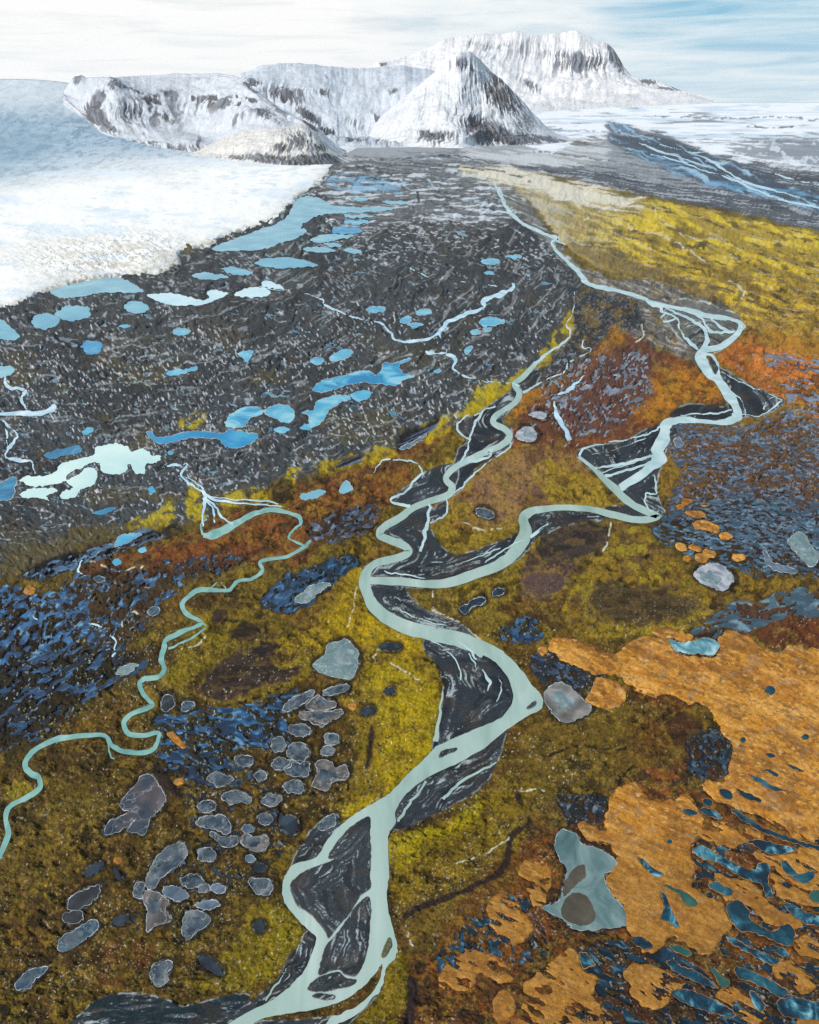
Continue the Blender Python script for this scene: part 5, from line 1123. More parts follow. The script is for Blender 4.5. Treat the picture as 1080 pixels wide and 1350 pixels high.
def ribbon(line, z, verts, faces, rag=.12, n=7):
    p = smooth_pts(line, n, False)
    wig = np.clip(rag * 3.2, 0, 1.6) * np.clip(4 / np.maximum(p[:, 2], .5) - .25, .12, 1)
    p[:, 0] += wig * 2 * (vn(p[:, 0] / 5, p[:, 1] / 5, 61) - .5) + wig * (vn(p[:, 0] / 2, p[:, 1] / 2, 63) - .5)
    p[:, 1] += wig * 1.6 * (vn(p[:, 0] / 5, p[:, 1] / 5, 67) - .5)
    d = np.gradient(p[:, :2], axis=0)
    d /= np.linalg.norm(d, axis=1)[:, None] + 1e-9
    w = p[:, 2] / 2
    r = random.Random(int(p[0, 0] * 31 + p[0, 1]))
    ph = r.uniform(0, 500)
    k = np.arange(len(p))
    wl = w * (1 + rag * 2 * (vn(k / 2.3, k * 0 + ph) - .5) + rag * 2 * (vn(k / 6., k * 0 + ph + 9) - .5))
    wr = w * (1 + rag * 2 * (vn(k / 2.3, k * 0 + ph + 40) - .5) + rag * 2 * (vn(k / 6., k * 0 + ph + 49) - .5))
    L = p[:, :2] + np.stack([-d[:, 1], d[:, 0]], 1) * wl[:, None]
    R = p[:, :2] - np.stack([-d[:, 1], d[:, 0]], 1) * wr[:, None]
    b = len(verts)
    for a_, c_ in zip(L, R):
        for q in (a_, c_):
            x, y = ground_xy(q[0], q[1])
            verts.append((x, y, z))
    for i in range(len(p) - 1):
        faces.append([b + 2 * i, b + 2 * i + 1, b + 2 * i + 3, b + 2 * i + 2])
        # lie flat
        quad = [tuple(L[i]), tuple(R[i]), tuple(R[i + 1]), tuple(L[i + 1])]
        us_ = [q[0] for q in quad]; vs_ = [q[1] for q in quad]
        r0 = np.searchsorted(vs, min(vs_) - 2); r1 = np.searchsorted(vs, max(vs_) + 2)
        c0 = np.searchsorted(us, min(us_) - 2); c1 = np.searchsorted(us, max(us_) + 2)
        if r1 > r0 and c1 > c0:
            s_ = (slice(r0, r1), slice(c0, c1))
            FLAT[s_] = np.maximum(FLAT[s_], inside(U[s_], V[s_], quad))


def organic(pts, amp=.5, seed=0, n=6):
    p = smooth_pts(pts, n)
    r = random.Random(seed)
    size = max(np.ptp(p[:, 0]), np.ptp(p[:, 1]))
    amp = min(amp, size * .045)
    a = r.uniform(0, 900)
    p = p + amp * 2 * np.stack([vn(p[:, 0] / 4 + a, p[:, 1] / 4) - .5, vn(p[:, 0] / 4, p[:, 1] / 4 + a) - .5], 1)
    p = p + amp * 1.3 * np.stack([vn(p[:, 0] / 1.6 + a, p[:, 1] / 1.6) - .5, vn(p[:, 0] / 1.6, p[:, 1] / 1.6 + a) - .5], 1)
    return p


def loop_sheet(name, p, z, mat, parent=None, loc=None):
    xy = [ground_xy(a, b) for a, b in p]
    v = [(x, y, z) for x, y in xy]
    return mesh_obj(name, v, [list(range(len(v)))], mat, parent, loc)


def rim_strip(name, p, z, mat, parent, loc, w0=.25, w1=1.25, seed=0):
    q = np.asarray(p)
    d = np.roll(q, -1, 0) - np.roll(q, 1, 0)
    d /= np.linalg.norm(d, axis=1)[:, None] + 1e-9
    nrm = np.stack([d[:, 1], -d[:, 0]], 1)
    ar = .5 * np.sum(q[:, 0] * np.roll(q[:, 1], -1) - np.roll(q[:, 0], -1) * q[:, 1])
    if ar < 0:
        nrm = -nrm
    k = np.arange(len(q))
    w = w0 + (w1 - w0) * sm(.35, .75, vn(q[:, 0] / 5 + seed, q[:, 1] / 5, 3))
    # stronger rim on the far and right shore, where drifted snow stays
    O = q + nrm * w[:, None]
    I = q - nrm * .35
    v = []
    for a, b in zip(I, O):
        for c in (a, b):
            x, y = ground_xy(c[0], c[1]); v.append((x, y, z))
    n = len(q)
    f = [[2 * i, 2 * i + 1, 2 * ((i + 1) % n) + 1, 2 * ((i + 1) % n)] for i in range(n)]
    return mesh_obj(name, v, f, mat, parent, loc)


# ------------------------------------------------------------------ build: water bodies
ZW = 0.12
rv, rf = [], []
for i, L in enumerate((R_WEST, R_MID)):
    ribbon(L, ZW + .004 * i, rv, rf)
x = smooth_pts(MAINP, 5)
b = len(rv)
rag = organic(MAINP, .7, 5, 6)
rv += [(*ground_xy(a, c), ZW + .02) for a, c in rag]
rf.append(list(range(b, b + len(rag))))
sl, m = field(MAINP, 0); FLAT[sl] = np.maximum(FLAT[sl], m)
near_br = [L for L in BRAIDS if L[0][1] > 900]
for i, L in enumerate(near_br):
    ribbon(L, ZW + .03 + .004 * i, rv, rf, .55)
river = tag(mesh_obj('river', rv, rf, M['river']), 'broad milky green river winding through dark gravel', None, None, 'structure')
rv, rf = [], []
ribbon([(a, b, c * (.72 if b < 400 else 1)) for a, b, c in R_EAST], ZW + .008, rv, rf, .35)
for k_, (i0_, i1_, off) in enumerate(((0, 9, 4), (2, 8, -5), (8, 16, 4.5), (11, 17, -4), (15, 21, 5), (22, 29, 4), (28, 34, -5))):
    seg_ = [(a + off * (.7 + .3 * math.sin(1.3 * q + k_)) * (1 if 0 < q < i1_ - i0_ - 1 else 0), b + .5 * off * (.6 + .4 * math.cos(1.1 * q + k_)) * (1 if 0 < q < i1_ - i0_ - 1 else 0), 1.8) for q, (a, b, c) in enumerate(R_EAST[i0_:i1_])]
    ribbon(seg_, ZW + .012 + .003 * k_, rv, rf, .6)
for i, L in enumerate([L for L in BRAIDS if L[0][1] <= 900]):
    ribbon([(a, b, c * .85) for a, b, c in L], ZW + .03 + .004 * i, rv, rf, .6)
tag(mesh_obj('river_braids', rv, rf, M['riverfar']), 'pale braided upper river threads on dark gravel', None, None, 'structure')
rv, rf = [], []
ribbon([(a, b, c * .82) for a, b, c in STREAM], ZW + .01, rv, rf, .22)
for i, L in enumerate(SIDES):
    ribbon(L, ZW + .02 + .004 * i, rv, rf, .3)
tag(mesh_obj('stream', rv, rf, M['stream']), 'narrow turquoise stream meandering down the left heath', None, None, 'structure')
rv, rf = [], []
for i, L in enumerate(MELT):
    ribbon([(a, b, c * .8) for a, b, c in L], ZW + .02 + .004 * i, rv, rf, .75)
tag(mesh_obj('meltwater_rills', rv, rf, M['melt']), 'thin pale meltwater rills across the moraine', None, None, 'structure')

for i, (lab, pts, look, rimmed, grp, nm, cat, halo) in enumerate(P):
    p = organic(pts, 1.3, i, 9)
    sl, m = field(pts, 0); FLAT[sl] = np.maximum(FLAT[sl], m)
    c = p.mean(0)
    cx, cy = ground_xy(c[0], c[1])
    loc = (cx, cy, 0)
    z = ZW + .05 + .0007 * i
    o = tag(loop_sheet(nm, p, z, M[look], None, loc), lab, cat, grp)
    if rimmed:
        icy = nm in ('frozen_pool', 'frozen_pond') or c[1] < 700
        g_ = 1.0 if icy else .8
        rim_strip('ice_ledge' if icy else 'peat_bank', p, z + .02, M['rim'] if icy else M['darkrim'], o, loc, .05 * g_, .85 * g_, i)
    ext = np.ptp(p, axis=0)
    if nm == 'frozen_pool' and min(ext) > 11 and max(ext) > 20 and look in ('grey_ice', 'beige_ice', 'blue_ice', 'pale_ice', 'white_ice', 'white_ice2'):
        rr = random.Random(i)
        q = c + (smooth_pts(pts, 5) - c) * np.array([rr.uniform(.42, .62), rr.uniform(.42, .62)]) + np.array([rr.uniform(-.1, .1) * ext[0], rr.uniform(-.12, .06) * ext[1]])
        q = q + .1 * min(ext) * 2 * np.stack([vn(q[:, 0] / 6 + i, q[:, 1] / 6) - .5, vn(q[:, 0] / 6, q[:, 1] / 6 + i) - .5], 1)
        loop_sheet('clear_ice', q, z + .012, M['clear' + ('_light' if look in ('pale_ice', 'white_ice', 'white_ice2') else '')], o, loc)
    if look == 'two_ice':
        for k, q in enumerate(([(754, 1178), (770, 1180), (782, 1196), (784, 1212), (768, 1221), (743, 1211), (741, 1194)], [(755, 1147), (770, 1140), (771, 1157), (758, 1168), (745, 1182), (743, 1168)])):
            loop_sheet('shallows', organic(q, .8, k), z + .03 + .01 * k, M['shallows'], o, loc)

# ------------------------------------------------------------------ build: mats, bars
MATM = np.zeros((NR, NC), f32)
HOLE = np.zeros((NR, NC), f32)
for lab, pts, look, rimmed, grp, nm, cat, halo in P:
    if nm == 'bog_pool' or look == 'teal_ice':
        sl, m = field(pts, 1, 0, 0); HOLE[sl] = np.maximum(HOLE[sl], m)
MC = np.zeros((NR, NC, 3), f32)
MC[:] = lin((180, 122, 46))
xs, ys = rot(U, V, 24)
for k_, c_ in ((sm(.48, .64, fbm(xs / 60, ys / 26, 501, 4)), (160, 104, 46)), (sm(.54, .68, fbm(xs / 26, ys / 8, 505, 4)), (190, 138, 62)), (sm(.56, .7, fbm(xs / 30, ys / 5, 509, 4)), (128, 92, 52)), (sm(.6, .72, fbm(xs / 14, ys / 10, 513, 4)), (150, 118, 84)), (sm(.62, .75, n4), (140, 94, 40))):
    MC = MC * (1 - .7 * k_[..., None]) + lin(c_).astype(f32) * .7 * k_[..., None]
mst = fbm(xs / 44, ys / 12, 517, 5, .6)
for k_, c_ in ((sm(.56, .7, mst), (112, 74, 38)), (sm(.46, .34, mst), (204, 152, 78)), (sm(.62, .72, fbm(xs / 9, ys / 3.5, 519, 4)), (104, 72, 40)), (sm(.66, .76, fbm(xs / 7, ys / 3, 523, 3)), (212, 166, 96)), (sm(.96, .99, 1 - np.abs(2 * fbm(xs / 34, ys / 12, 527, 4) - 1)), (84, 58, 36))):
    MC = MC * (1 - .6 * k_[..., None]) + lin(c_).astype(f32) * .6 * k_[..., None]
MC *= (1 + .35 * (n4 - .5) + .3 * (_rng.random((NR, NC)).astype(f32) - .5))[..., None]
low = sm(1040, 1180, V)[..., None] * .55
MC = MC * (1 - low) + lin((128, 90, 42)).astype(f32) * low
MATS_ = []
for i, (lab, pts, wp, grp) in enumerate(MATS):
    sl, m = field(pts, 1 if wp < 2 else 2, 0 if wp < 2 else wp * 1.2, wp * 1.7)
    if m.size == 0:
        continue
    if wp > 2 and 'vast' not in lab:
        m = np.clip(m + .9 * (fbm(U[sl] / 9, V[sl] / 6, 541 + i, 3) - .5) * sm(.02, .3, m), 0, 1)
        gaps = sm(.58, .66, fbm(rot(U[sl], V[sl], 28)[0] / 22, rot(U[sl], V[sl], 28)[1] / 7, 521 + i, 3))
        m = m * (1 - .9 * gaps)
    else:
        m = np.clip(m + .8 * (fbm(U[sl] / 6, V[sl] / 4, 541 + i, 3) - .5) * sm(.02, .3, m) * (1 - sm(.9, 1, m)), 0, 1)
    m = m * (1 - HOLE[sl])
    MATM[sl] = np.maximum(MATM[sl], sm(.1, .6, m))
    z = GSD[sl] * (-.45 + 1.25 * sm(.25, .75, m) + .5 * (n3[sl] - .5) * sm(.6, .9, m)) + .004 * i
    edge = (1 - sm(.5, .85, m))[..., None] * .5 * sm(.4, .6, n3[sl])[..., None]
    cc = MC[sl] * (1 - edge) + lin((120, 82, 40)).astype(f32) * edge
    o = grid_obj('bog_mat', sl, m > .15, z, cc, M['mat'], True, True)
    tag(o, lab, 'bog mat', grp)
for i, (lab, pts) in enumerate(BARS):
    sl, m = field(pts, 1, 0, 1.0)
    z = -.35 + 1.0 * sm(.2, .8, m) + .25 * (n4[sl] - .5) * m * GSD[sl] + .003 * i
    cc = COLR[sl].copy()
    if 'mossy' in lab:
        cc = cc * .5 + lin((96, 88, 34)).astype(f32) * .5
    o = grid_obj('gravel_bar', sl, m > .12, z, cc, M['bar'], True, True)
    tag(o, lab, 'gravel bar')

# ------------------------------------------------------------------ build: ground and bog pools
near_flat = np.clip(blur(FLAT, 3) * 2.2, 0, 1)
matsoft = np.clip(blur(MATM, 2) * 1.6, 0, 1)
Z = GSD * (HS + 1.0)
Z = Z * (1 - np.maximum(near_flat, matsoft * .98)) - .6 * GSD * FLAT
POOLk = POOL * (1 - np.clip(blur(FLAT, 2) * 2, 0, 1)) * (1 - matsoft)
k = sm(.03, .3, POOLk)
Z = Z * (1 - k) + k * (.5 - POOLk) * 2.0 * GSD
Z = Z * sm(176, 230, V) + GZ - 3000 * (V < 134.5)
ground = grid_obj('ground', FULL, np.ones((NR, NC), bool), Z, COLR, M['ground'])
tag(ground, None, None, None, 'structure')
bogp = grid_obj('bog_pools', FULL, POOLk > .4, GZ, PCOL * f32(.52), M['pool'])
tag(bogp, 'countless small blue bog pools dotting the wet heath', None, None, 'stuff')
# ------------------------------------------------------------------ glacier
GL = [(446, 214), (432, 234), (420, 247), (400, 257), (387, 270), (374, 283), (360, 296), (343, 299), (320, 308), (292, 314), (277, 327), (238, 334), (240, 347), (217, 360), (190, 364), (160, 366), (120, 370), (84, 378), (63, 385), (48, 391), (33, 404), (14, 408), (-10, 411), (-300, 440), (-300, 138), (480, 138), (478, 190)]
def full_field(*a):
    f_ = np.zeros((NR, NC), f32)
    s_, m_ = field(*a)
    f_[s_] = m_
    return f_


sl = field(GL, 18, 0, 2.5)[0]
m, prof, prof2 = (full_field(GL, *a)[sl] for a in ((1, 0, 3.5), (3, 0, 3.5), (18, 0, 0)))
u, v = U[sl].astype(float), V[sl].astype(float)
w = sm(300, 40, u)
gs = GSD[sl]
zr = GZ[sl] + gs * 21 * w * np.clip((240 - v) / 105, 0, 1) ** 1.5
cre_x, cre_y = rot(u, v * 2.2, -28)
cre = fbm(cre_x / 8, cre_y / 3.2, 601, 3)
crev = fbm(rot(u, v * 1.6, 38)[0] / 9, rot(u, v * 1.6, 38)[1] / 2.4, 607, 3)
roll = fbm(u / 60, v / 16, 611, 3)
far_ = .22 + .78 * sm(205, 260, v)
z = gs * far_ * (-1.0 + 2.0 * sm(.4, .9, prof) + 4 * sm(.4, 1, prof2) + (2.6 * (roll - .5) + .5 * (cre - .5)) * sm(.5, .9, prof)) + zr
zone = np.exp(-((u - 95) / 70) ** 2 - ((v - 345) / 26) ** 2) + np.exp(-((u - 190) / 60) ** 2 - ((v - 335) / 22) ** 2)
z = z + gs * 1.6 * (crev - .5) * np.clip(zone, 0, 1) * sm(.5, .9, prof)
z = z - 3000 * (v < 139)
c = np.zeros(u.shape + (3,)); c[:] = lin((238, 237, 234))
def pg(mk, col, k=1.0):
    global c
    mk = (mk * k)[..., None]
    c = c * (1 - mk) + lin(col) * mk
cloud_shade = sm(275, 212, v + .14 * u - 26 * (roll - .5)) * sm(480, 330, u)  # cloud shadow put into the far ice colour as blue-grey
pg(cloud_shade, (142, 168, 188), .95)
pg(cloud_shade * sm(.5, .64, cre), (108, 138, 160), .8)
pg(cloud_shade * sm(.58, .7, fbm(u / 9, v / 3, 615, 3)), (186, 204, 216), .5)
pg(cloud_shade * sm(130, 20, u) * sm(150, 200, v) * sm(290, 230, v), (122, 152, 170), .6)
pg(sm(.56, .68, fbm(u / 70, v / 10, 619, 3)) * (1 - cloud_shade), (216, 226, 236), .8)
pg(sm(.58, .68, fbm(u / 13, v / 2.6, 623, 3)) * (1 - cloud_shade) * sm(.35, .6, fbm(u / 60, v / 26, 627, 2)), (204, 214, 222), .7)
cl_ = 1 - np.abs(2 * crev - 1)
pg(sm(.86, .97, cl_) * np.clip(zone * 1.2, 0, 1), (112, 116, 114), .8)
pg(sm(.5, .62, fbm(u / 30, v / 8, 641, 4)) * np.clip(zone * 1.1, 0, 1), (206, 202, 190), .6)
gn = fbm(u / 6, v / 2.6, 631, 4)
pg(sm(.5 + .45 * gn, .2 + .45 * gn, prof2) * sm(.36, .5, gn), (196, 190, 176), .6)
pg(sm(.62, .45, prof2) * sm(.5, .62, gn), (108, 100, 90), .85)
pg(sm(.7, .52, prof2) * sm(.56, .64, fbm(u / 3, v / 1.8, 635, 2)), (70, 66, 60), .8)
pg(sm(.62, .7, fbm(u / 5, v / 2.2, 639, 2)) * sm(20, 140, u) * sm(300, 350, v), (176, 168, 150), .6)
pg(sm(178, 152, v + 10 * (roll - .5)) * sm(420, 200, u), (236, 238, 238), .45)  # far top painted white to fade into the cloud like haze
tag(grid_obj('glacier', sl, m > .4, z, c, None or cover_mat('glacier_snow', .02, .1, .05, .7, .2, .2, 1.5)), 'wide white glacier tongue with blue cloud shade painted behind', None, None, 'structure')

# ------------------------------------------------------------------ mountains
rock_mat = cover_mat('snowy_rock', .006, .03, .16, .85, .15, .6, 8.0)


def interp_line(pts, uu, rad=1.5):
    p = np.asarray(pts, float)
    q = np.interp(uu, p[:, 0], p[:, 1])
    k = max(int(rad / (uu[1] - uu[0])), 0)
    for _ in range(2):
        if k:
            pad = np.concatenate([2 * q[0] - q[k:0:-1], q, 2 * q[-1] - q[-2:-k - 2:-1]])
            q = np.convolve(pad, np.ones(2 * k + 1) / (2 * k + 1), 'valid')
    return q


def mountain(name, label, u0, u1, lines, seg, rough, rock, gul=10, seed=0, tone=(240, 242, 246), rockc=(70, 62, 58), step=.7, darkfoot=None, jag=1.2, back=1500.0, fan=None, rimrock=None):
    """lines from the foot to the crest: (profile [(u, v)], depth: number, or [(u, Y)], or 'plain')"""
    uu = np.arange(u0, u1 + step, step)
    nz = (fbm(uu / 7, uu * 0 + seed, 700 + seed, 3) - .5) * 2
    P3, tt = [], []
    for k, (pv, dep) in enumerate(lines):
        vv = interp_line(pv, uu, 1.5 if k == len(lines) - 1 else 7)
        if k == len(lines) - 1:
            vv = vv + jag * nz
        elif k > 0:
            vv = vv + 2.0 * (fbm(uu / 12, uu * 0 + k * 9, 710 + seed, 3) - .5)
        if dep == 'plain':
            Y = land_Y(vv); Y0 = Y
        else:
            Y = dep + 0 * uu if np.isscalar(dep) else interp_line(dep, uu, 16)
            Y = Y * (1 + .06 * (fbm(uu / 16, uu * 0 + k * 5, 720 + seed, 3) - .5))
            Y = Y + Y0
        x, y, z = at_depth(uu, vv, Y)
        P3.append(np.stack([x, y, z], 1))
    rows, T = [], []
    first = P3[0].copy(); first[:, 1] -= 60; first[:, 2] -= 60; first[:, 0] *= first[:, 1] / P3[0][:, 1]
    rows.append(first); T.append(-.05)
    for k in range(len(P3) - 1):
        n = seg[k]
        for i in range(n):
            t = i / n
            a, b = P3[k], P3[k + 1]
            p = a + (b - a) * t
            rows.append(p); T.append(k + t)
    rows.append(P3[-1]); T.append(len(P3) - 1)
    ridge = P3[-1]
    for i in range(1, 7):
        p = ridge.copy(); s = i / 6
        p[:, 1] += back * s; p[:, 0] *= p[:, 1] / ridge[:, 1]
        p[:, 2] -= (ridge[:, 2] + 40) * s ** 1.2 if back < 4000 else 30 * s
        rows.append(p); T.append(len(P3) - 1 + s)
    R = np.array(rows); T = np.array(T)
    n_r, n_c = R.shape[:2]
    Tm = np.repeat(T[:, None], n_c, 1); Um = np.repeat(uu[None], n_r, 0)
    # gullies run down the fall line and wander a little
    wand = 14 * (fbm(Um / 60, Tm * 2.2, 730 + seed, 3) - .5)
    if fan:
        wand = wand + fan[2] * np.clip((Um - fan[0]) / fan[1], -1, 1) * Tm / len(P3) * 3
    wand = wand + 3 * (fbm(Um / 14, Tm * 6, 735 + seed, 3) - .5)
    g = 1 - np.abs(2 * fbm((Um + wand) / gul, Tm * 2.2 + 2 * wand / 14, 740 + seed, 4, .5) - 1)
    g2 = fbm((Um + wand) / (gul * .4), Tm * 6.0, 750 + seed, 3)
    blk = fbm(Um / 40, Tm * 2.4, 760 + seed, 4)
    span = np.maximum(R[:, :, 2].max(0) - R[:, :, 2].min(0), 30)
    nl = len(P3) - 1
    env = np.clip(np.minimum(Tm / .25, 1), 0, 1) * np.where(Tm <= nl, 1, .6)
    fin = sm(nl, nl - .3, Tm) * .8 + .2
    pu, pv_ = to_px(R[:, :, 0], R[:, :, 1], R[:, :, 2])
    rk = np.zeros((n_r, n_c))
    for (cu, cv, ru, rv_, ang, k) in rock:
        a, b = rot(pu - cu, pv_ - cv, ang)
        rk = np.maximum(rk, 1.2 * k * np.exp(-((a / (ru * 1.1)) ** 2 + (b / (rv_ * 1.15)) ** 2)))
    if rimrock:
        t0, k0, a0, a1 = rimrock
        nn = fbm(Um / 13, Tm * 0 + 3.3, 765 + seed, 3)
        band = np.exp(-((Tm - t0 + .1 - .25 * (nn - .5)) / .13) ** 2) * sm(.36, .6, nn) * sm(a0, a0 + 12, Um) * sm(a1, a1 - 12, Um)
        rk = np.maximum(rk, k0 * band)
    crag = .22 + 1.1 * np.clip(rk, 0, 1)
    dz = span[None] * rough * env * fin * (((g - .7) * .9 + (g2 - .5) * .3) * crag + (blk - .5) * 2.6)
    R[:, :, 2] += dz
    R[:, :, 1] -= dz * .6 * (Tm < nl)
    pu, pv_ = to_px(R[:, :, 0], R[:, :, 1], R[:, :, 2])
    # steepness
    e1 = np.gradient(R, axis=0); e2 = np.gradient(R, axis=1)
    nr = np.cross(e2, e1); nr /= np.linalg.norm(nr, axis=2)[..., None] + 1e-9
    steep = 1 - np.abs(nr[:, :, 2])
    c = np.zeros((n_r, n_c, 3)); c[:] = lin(tone)
    st = fbm((Um + wand) / 2.0, Tm * 1.6 + g, 770 + seed, 3)
    bl = fbm(Um / 9, Tm * 9, 775 + seed, 4)
    sr = 1 - np.abs(2 * fbm((Um + wand) / 3.2, Tm * .9 + g, 795 + seed, 3) - 1)
    stripe = .42 * st + .3 * sr + .12 * bl + .3 * (1 - g) - .06 + .15 * (steep - .4)
    th = .70 - .40 * np.clip(rk, 0, 1.2)
    mk = sm(th - .04, th + .07, stripe) * np.clip(.1 + rk * 1.5, 0, 1)
    c = c * (1 - .92 * mk[..., None]) + lin(rockc) * .92 * mk[..., None]
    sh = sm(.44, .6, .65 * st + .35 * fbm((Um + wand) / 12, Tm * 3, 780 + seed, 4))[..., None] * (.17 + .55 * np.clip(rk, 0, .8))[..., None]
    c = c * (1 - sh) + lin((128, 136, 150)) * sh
    spk = (sm(.68, .8, vn(pu / 1.7, pv_ / 1.3, 790 + seed)) * sm(.45, .6, blk) * .28)[..., None]
    c = c * (1 - spk) + lin((120, 116, 114)) * spk
    idx = np.arange(n_r * n_c).reshape(n_r, n_c)
    F4 = np.stack([idx[:-1, :-1].ravel(), idx[:-1, 1:].ravel(), idx[1:, 1:].ravel(), idx[1:, :-1].ravel()], 1)
    loc = (float(R[:, :, 0].mean()), float(R[:, :, 1].mean()), 0.0)
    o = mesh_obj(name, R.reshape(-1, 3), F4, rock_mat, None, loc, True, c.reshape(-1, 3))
    tag(o, label, 'mountain', None, 'structure')
    return o


# far snow massif with a flat white crest
mountain('mountain', 'far broad white massif with steep striped face', 455, 940,
    [([(455, 150), (700, 148), (800, 142), (900, 138), (940, 136)], 'plain'),
     ([(455, 128), (520, 128), (600, 132), (700, 134), (740, 127), (800, 124), (850, 121), (890, 122), (920, 127), (940, 133)], [(455, 2200), (700, 2200), (800, 1500), (940, 700)]),
     ([(455, 112), (520, 104), (560, 96), (620, 90), (700, 100), (740, 98), (790, 94), (822, 102), (850, 114), (890, 120), (920, 126), (940, 133)], [(455, 2900), (700, 2900), (800, 2000), (940, 800)]),
     ([(455, 97), (480, 89), (500, 81), (540, 73), (566, 62), (585, 52), (610, 46), (640, 44), (660, 45), (676, 41), (684, 40), (700, 45), (725, 45), (742, 43), (752, 40), (760, 41), (772, 46), (786, 53), (800, 57), (808, 64), (816, 76), (824, 90), (832, 99), (845, 104), (860, 104), (872, 107), (890, 116), (905, 121), (925, 126), (940, 134)], [(455, 4600), (700, 4200), (800, 3000), (940, 900)])],
    [10, 40, 60], .05, [(765, 82, 42, 14, 0, .72), (740, 74, 30, 10, 10, .62), (812, 78, 8, 22, -24, .95), (855, 107, 12, 4, 0, 1.0), (735, 80, 4, 10, 0, .7), (690, 60, 60, 18, 0, .3), (505, 86, 8, 3, 0, 1.0), (640, 60, 60, 10, 10, .35), (700, 110, 12, 4, 30, .8), (880, 116, 20, 3, 8, .7)], 9, 3, (214, 214, 217), (74, 71, 72), fan=(760, 90, 10))
# plateau with cliff band left of the peak
mountain('mountain', 'snow plateau with a short dark cliff band left of the pointed peak', 318, 592,
    [([(318, 196), (445, 196), (592, 194)], 'plain'),
     ([(318, 150), (350, 152), (385, 160), (410, 168), (440, 178), (470, 180), (500, 180), (540, 176), (592, 170)], [(318, 2300), (420, 1200), (592, 700)]),
     ([(318, 107), (335, 108), (350, 114), (400, 115), (430, 118), (440, 124), (460, 126), (500, 122), (530, 114), (592, 104)], [(318, 3000), (430, 2200), (592, 2000)]),
     ([(318, 97), (332, 92), (345, 86), (365, 84), (390, 83), (415, 85), (435, 88), (455, 90), (480, 90), (505, 88), (530, 86), (560, 90), (592, 98)], 5200)],
    [14, 50, 24], .05, [(375, 126, 34, 12, 8, .85), (335, 108, 14, 3, 20, 1.0), (408, 153, 20, 7, 32, 1.1), (432, 172, 14, 6, 20, 1.1), (465, 160, 26, 10, 20, .5), (497, 158, 5, 9, -35, .9), (520, 120, 8, 4, -20, .8), (470, 184, 22, 5, 5, .7), (520, 188, 26, 4, 0, .55), (450, 120, 60, 30, 20, .15)], 11, 5, (190, 197, 207), (52, 49, 52), back=5000, rimrock=(2.0, 1.1, 322, 446))
# left cirque
mountain('mountain', 'low snowy cirque ridge with a scooped bowl beside the glacier', 84, 454,
    [([(84, 162), (105, 172), (120, 180), (140, 189), (180, 194), (230, 201), (270, 206), (330, 212), (400, 212), (454, 205)], 'plain'),
     ([(84, 146), (110, 166), (130, 175), (160, 182), (200, 185), (240, 188), (265, 190), (300, 188), (352, 188), (400, 196), (454, 204)], [(84, 200), (230, 300), (352, 500), (400, 300), (454, 40)]),
     ([(84, 132), (110, 152), (130, 160), (160, 160), (200, 166), (240, 174), (262, 178), (290, 172), (315, 156), (345, 152), (380, 166), (410, 182), (454, 203)], [(84, 400), (150, 700), (200, 1400), (262, 1700), (300, 1400), (340, 900), (400, 500), (454, 60)]),
     ([(84, 124), (96, 140), (112, 150), (120, 142), (128, 130), (138, 118), (147, 109), (153, 107), (165, 112), (185, 119), (200, 123), (212, 121), (230, 123), (260, 128), (290, 126), (315, 124), (330, 128), (352, 138), (380, 152), (410, 168), (435, 189), (454, 202)], [(84, 600), (112, 500), (150, 1500), (200, 2400), (240, 2900), (300, 2400), (340, 1500), (400, 700), (454, 80)]),
     ([(84, 121), (92, 108), (98, 101), (108, 99), (114, 103), (125, 101), (150, 102), (180, 100), (205, 99), (230, 96), (260, 97), (290, 97), (308, 99), (320, 104), (330, 112), (345, 124), (365, 138), (390, 152), (415, 166), (440, 188), (454, 201)], [(84, 1800), (150, 4200), (280, 4200), (320, 2600), (365, 1700), (415, 800), (454, 100)])],
    [8, 16, 40, 24], .05, [(124, 150, 14, 10, 50, 1.1), (140, 163, 16, 8, 30, .8), (150, 112, 10, 8, -45, .9), (128, 132, 16, 5, -52, 1.05), (175, 150, 36, 22, 30, .62), (196, 132, 18, 7, 0, .95), (222, 122, 16, 4, 5, .95), (232, 140, 30, 12, 0, .55), (290, 135, 46, 11, 0, .7), (318, 152, 20, 5, -45, .7), (210, 150, 30, 12, 30, .6), (250, 197, 60, 5, 4, .6), (180, 190, 60, 6, 3, .55), (262, 190, 3, 10, 10, 1.0), (102, 104, 8, 5, -30, 1.0), (350, 150, 26, 8, 25, .7), (330, 116, 14, 4, 45, .9), (370, 146, 16, 4, 35, .6), (410, 166, 20, 4, 38, .9)], 10, 7, (184, 190, 199), (60, 56, 57), back=1500, fan=(268, 70, -26), rimrock=(3.0, 1.1, 110, 345))
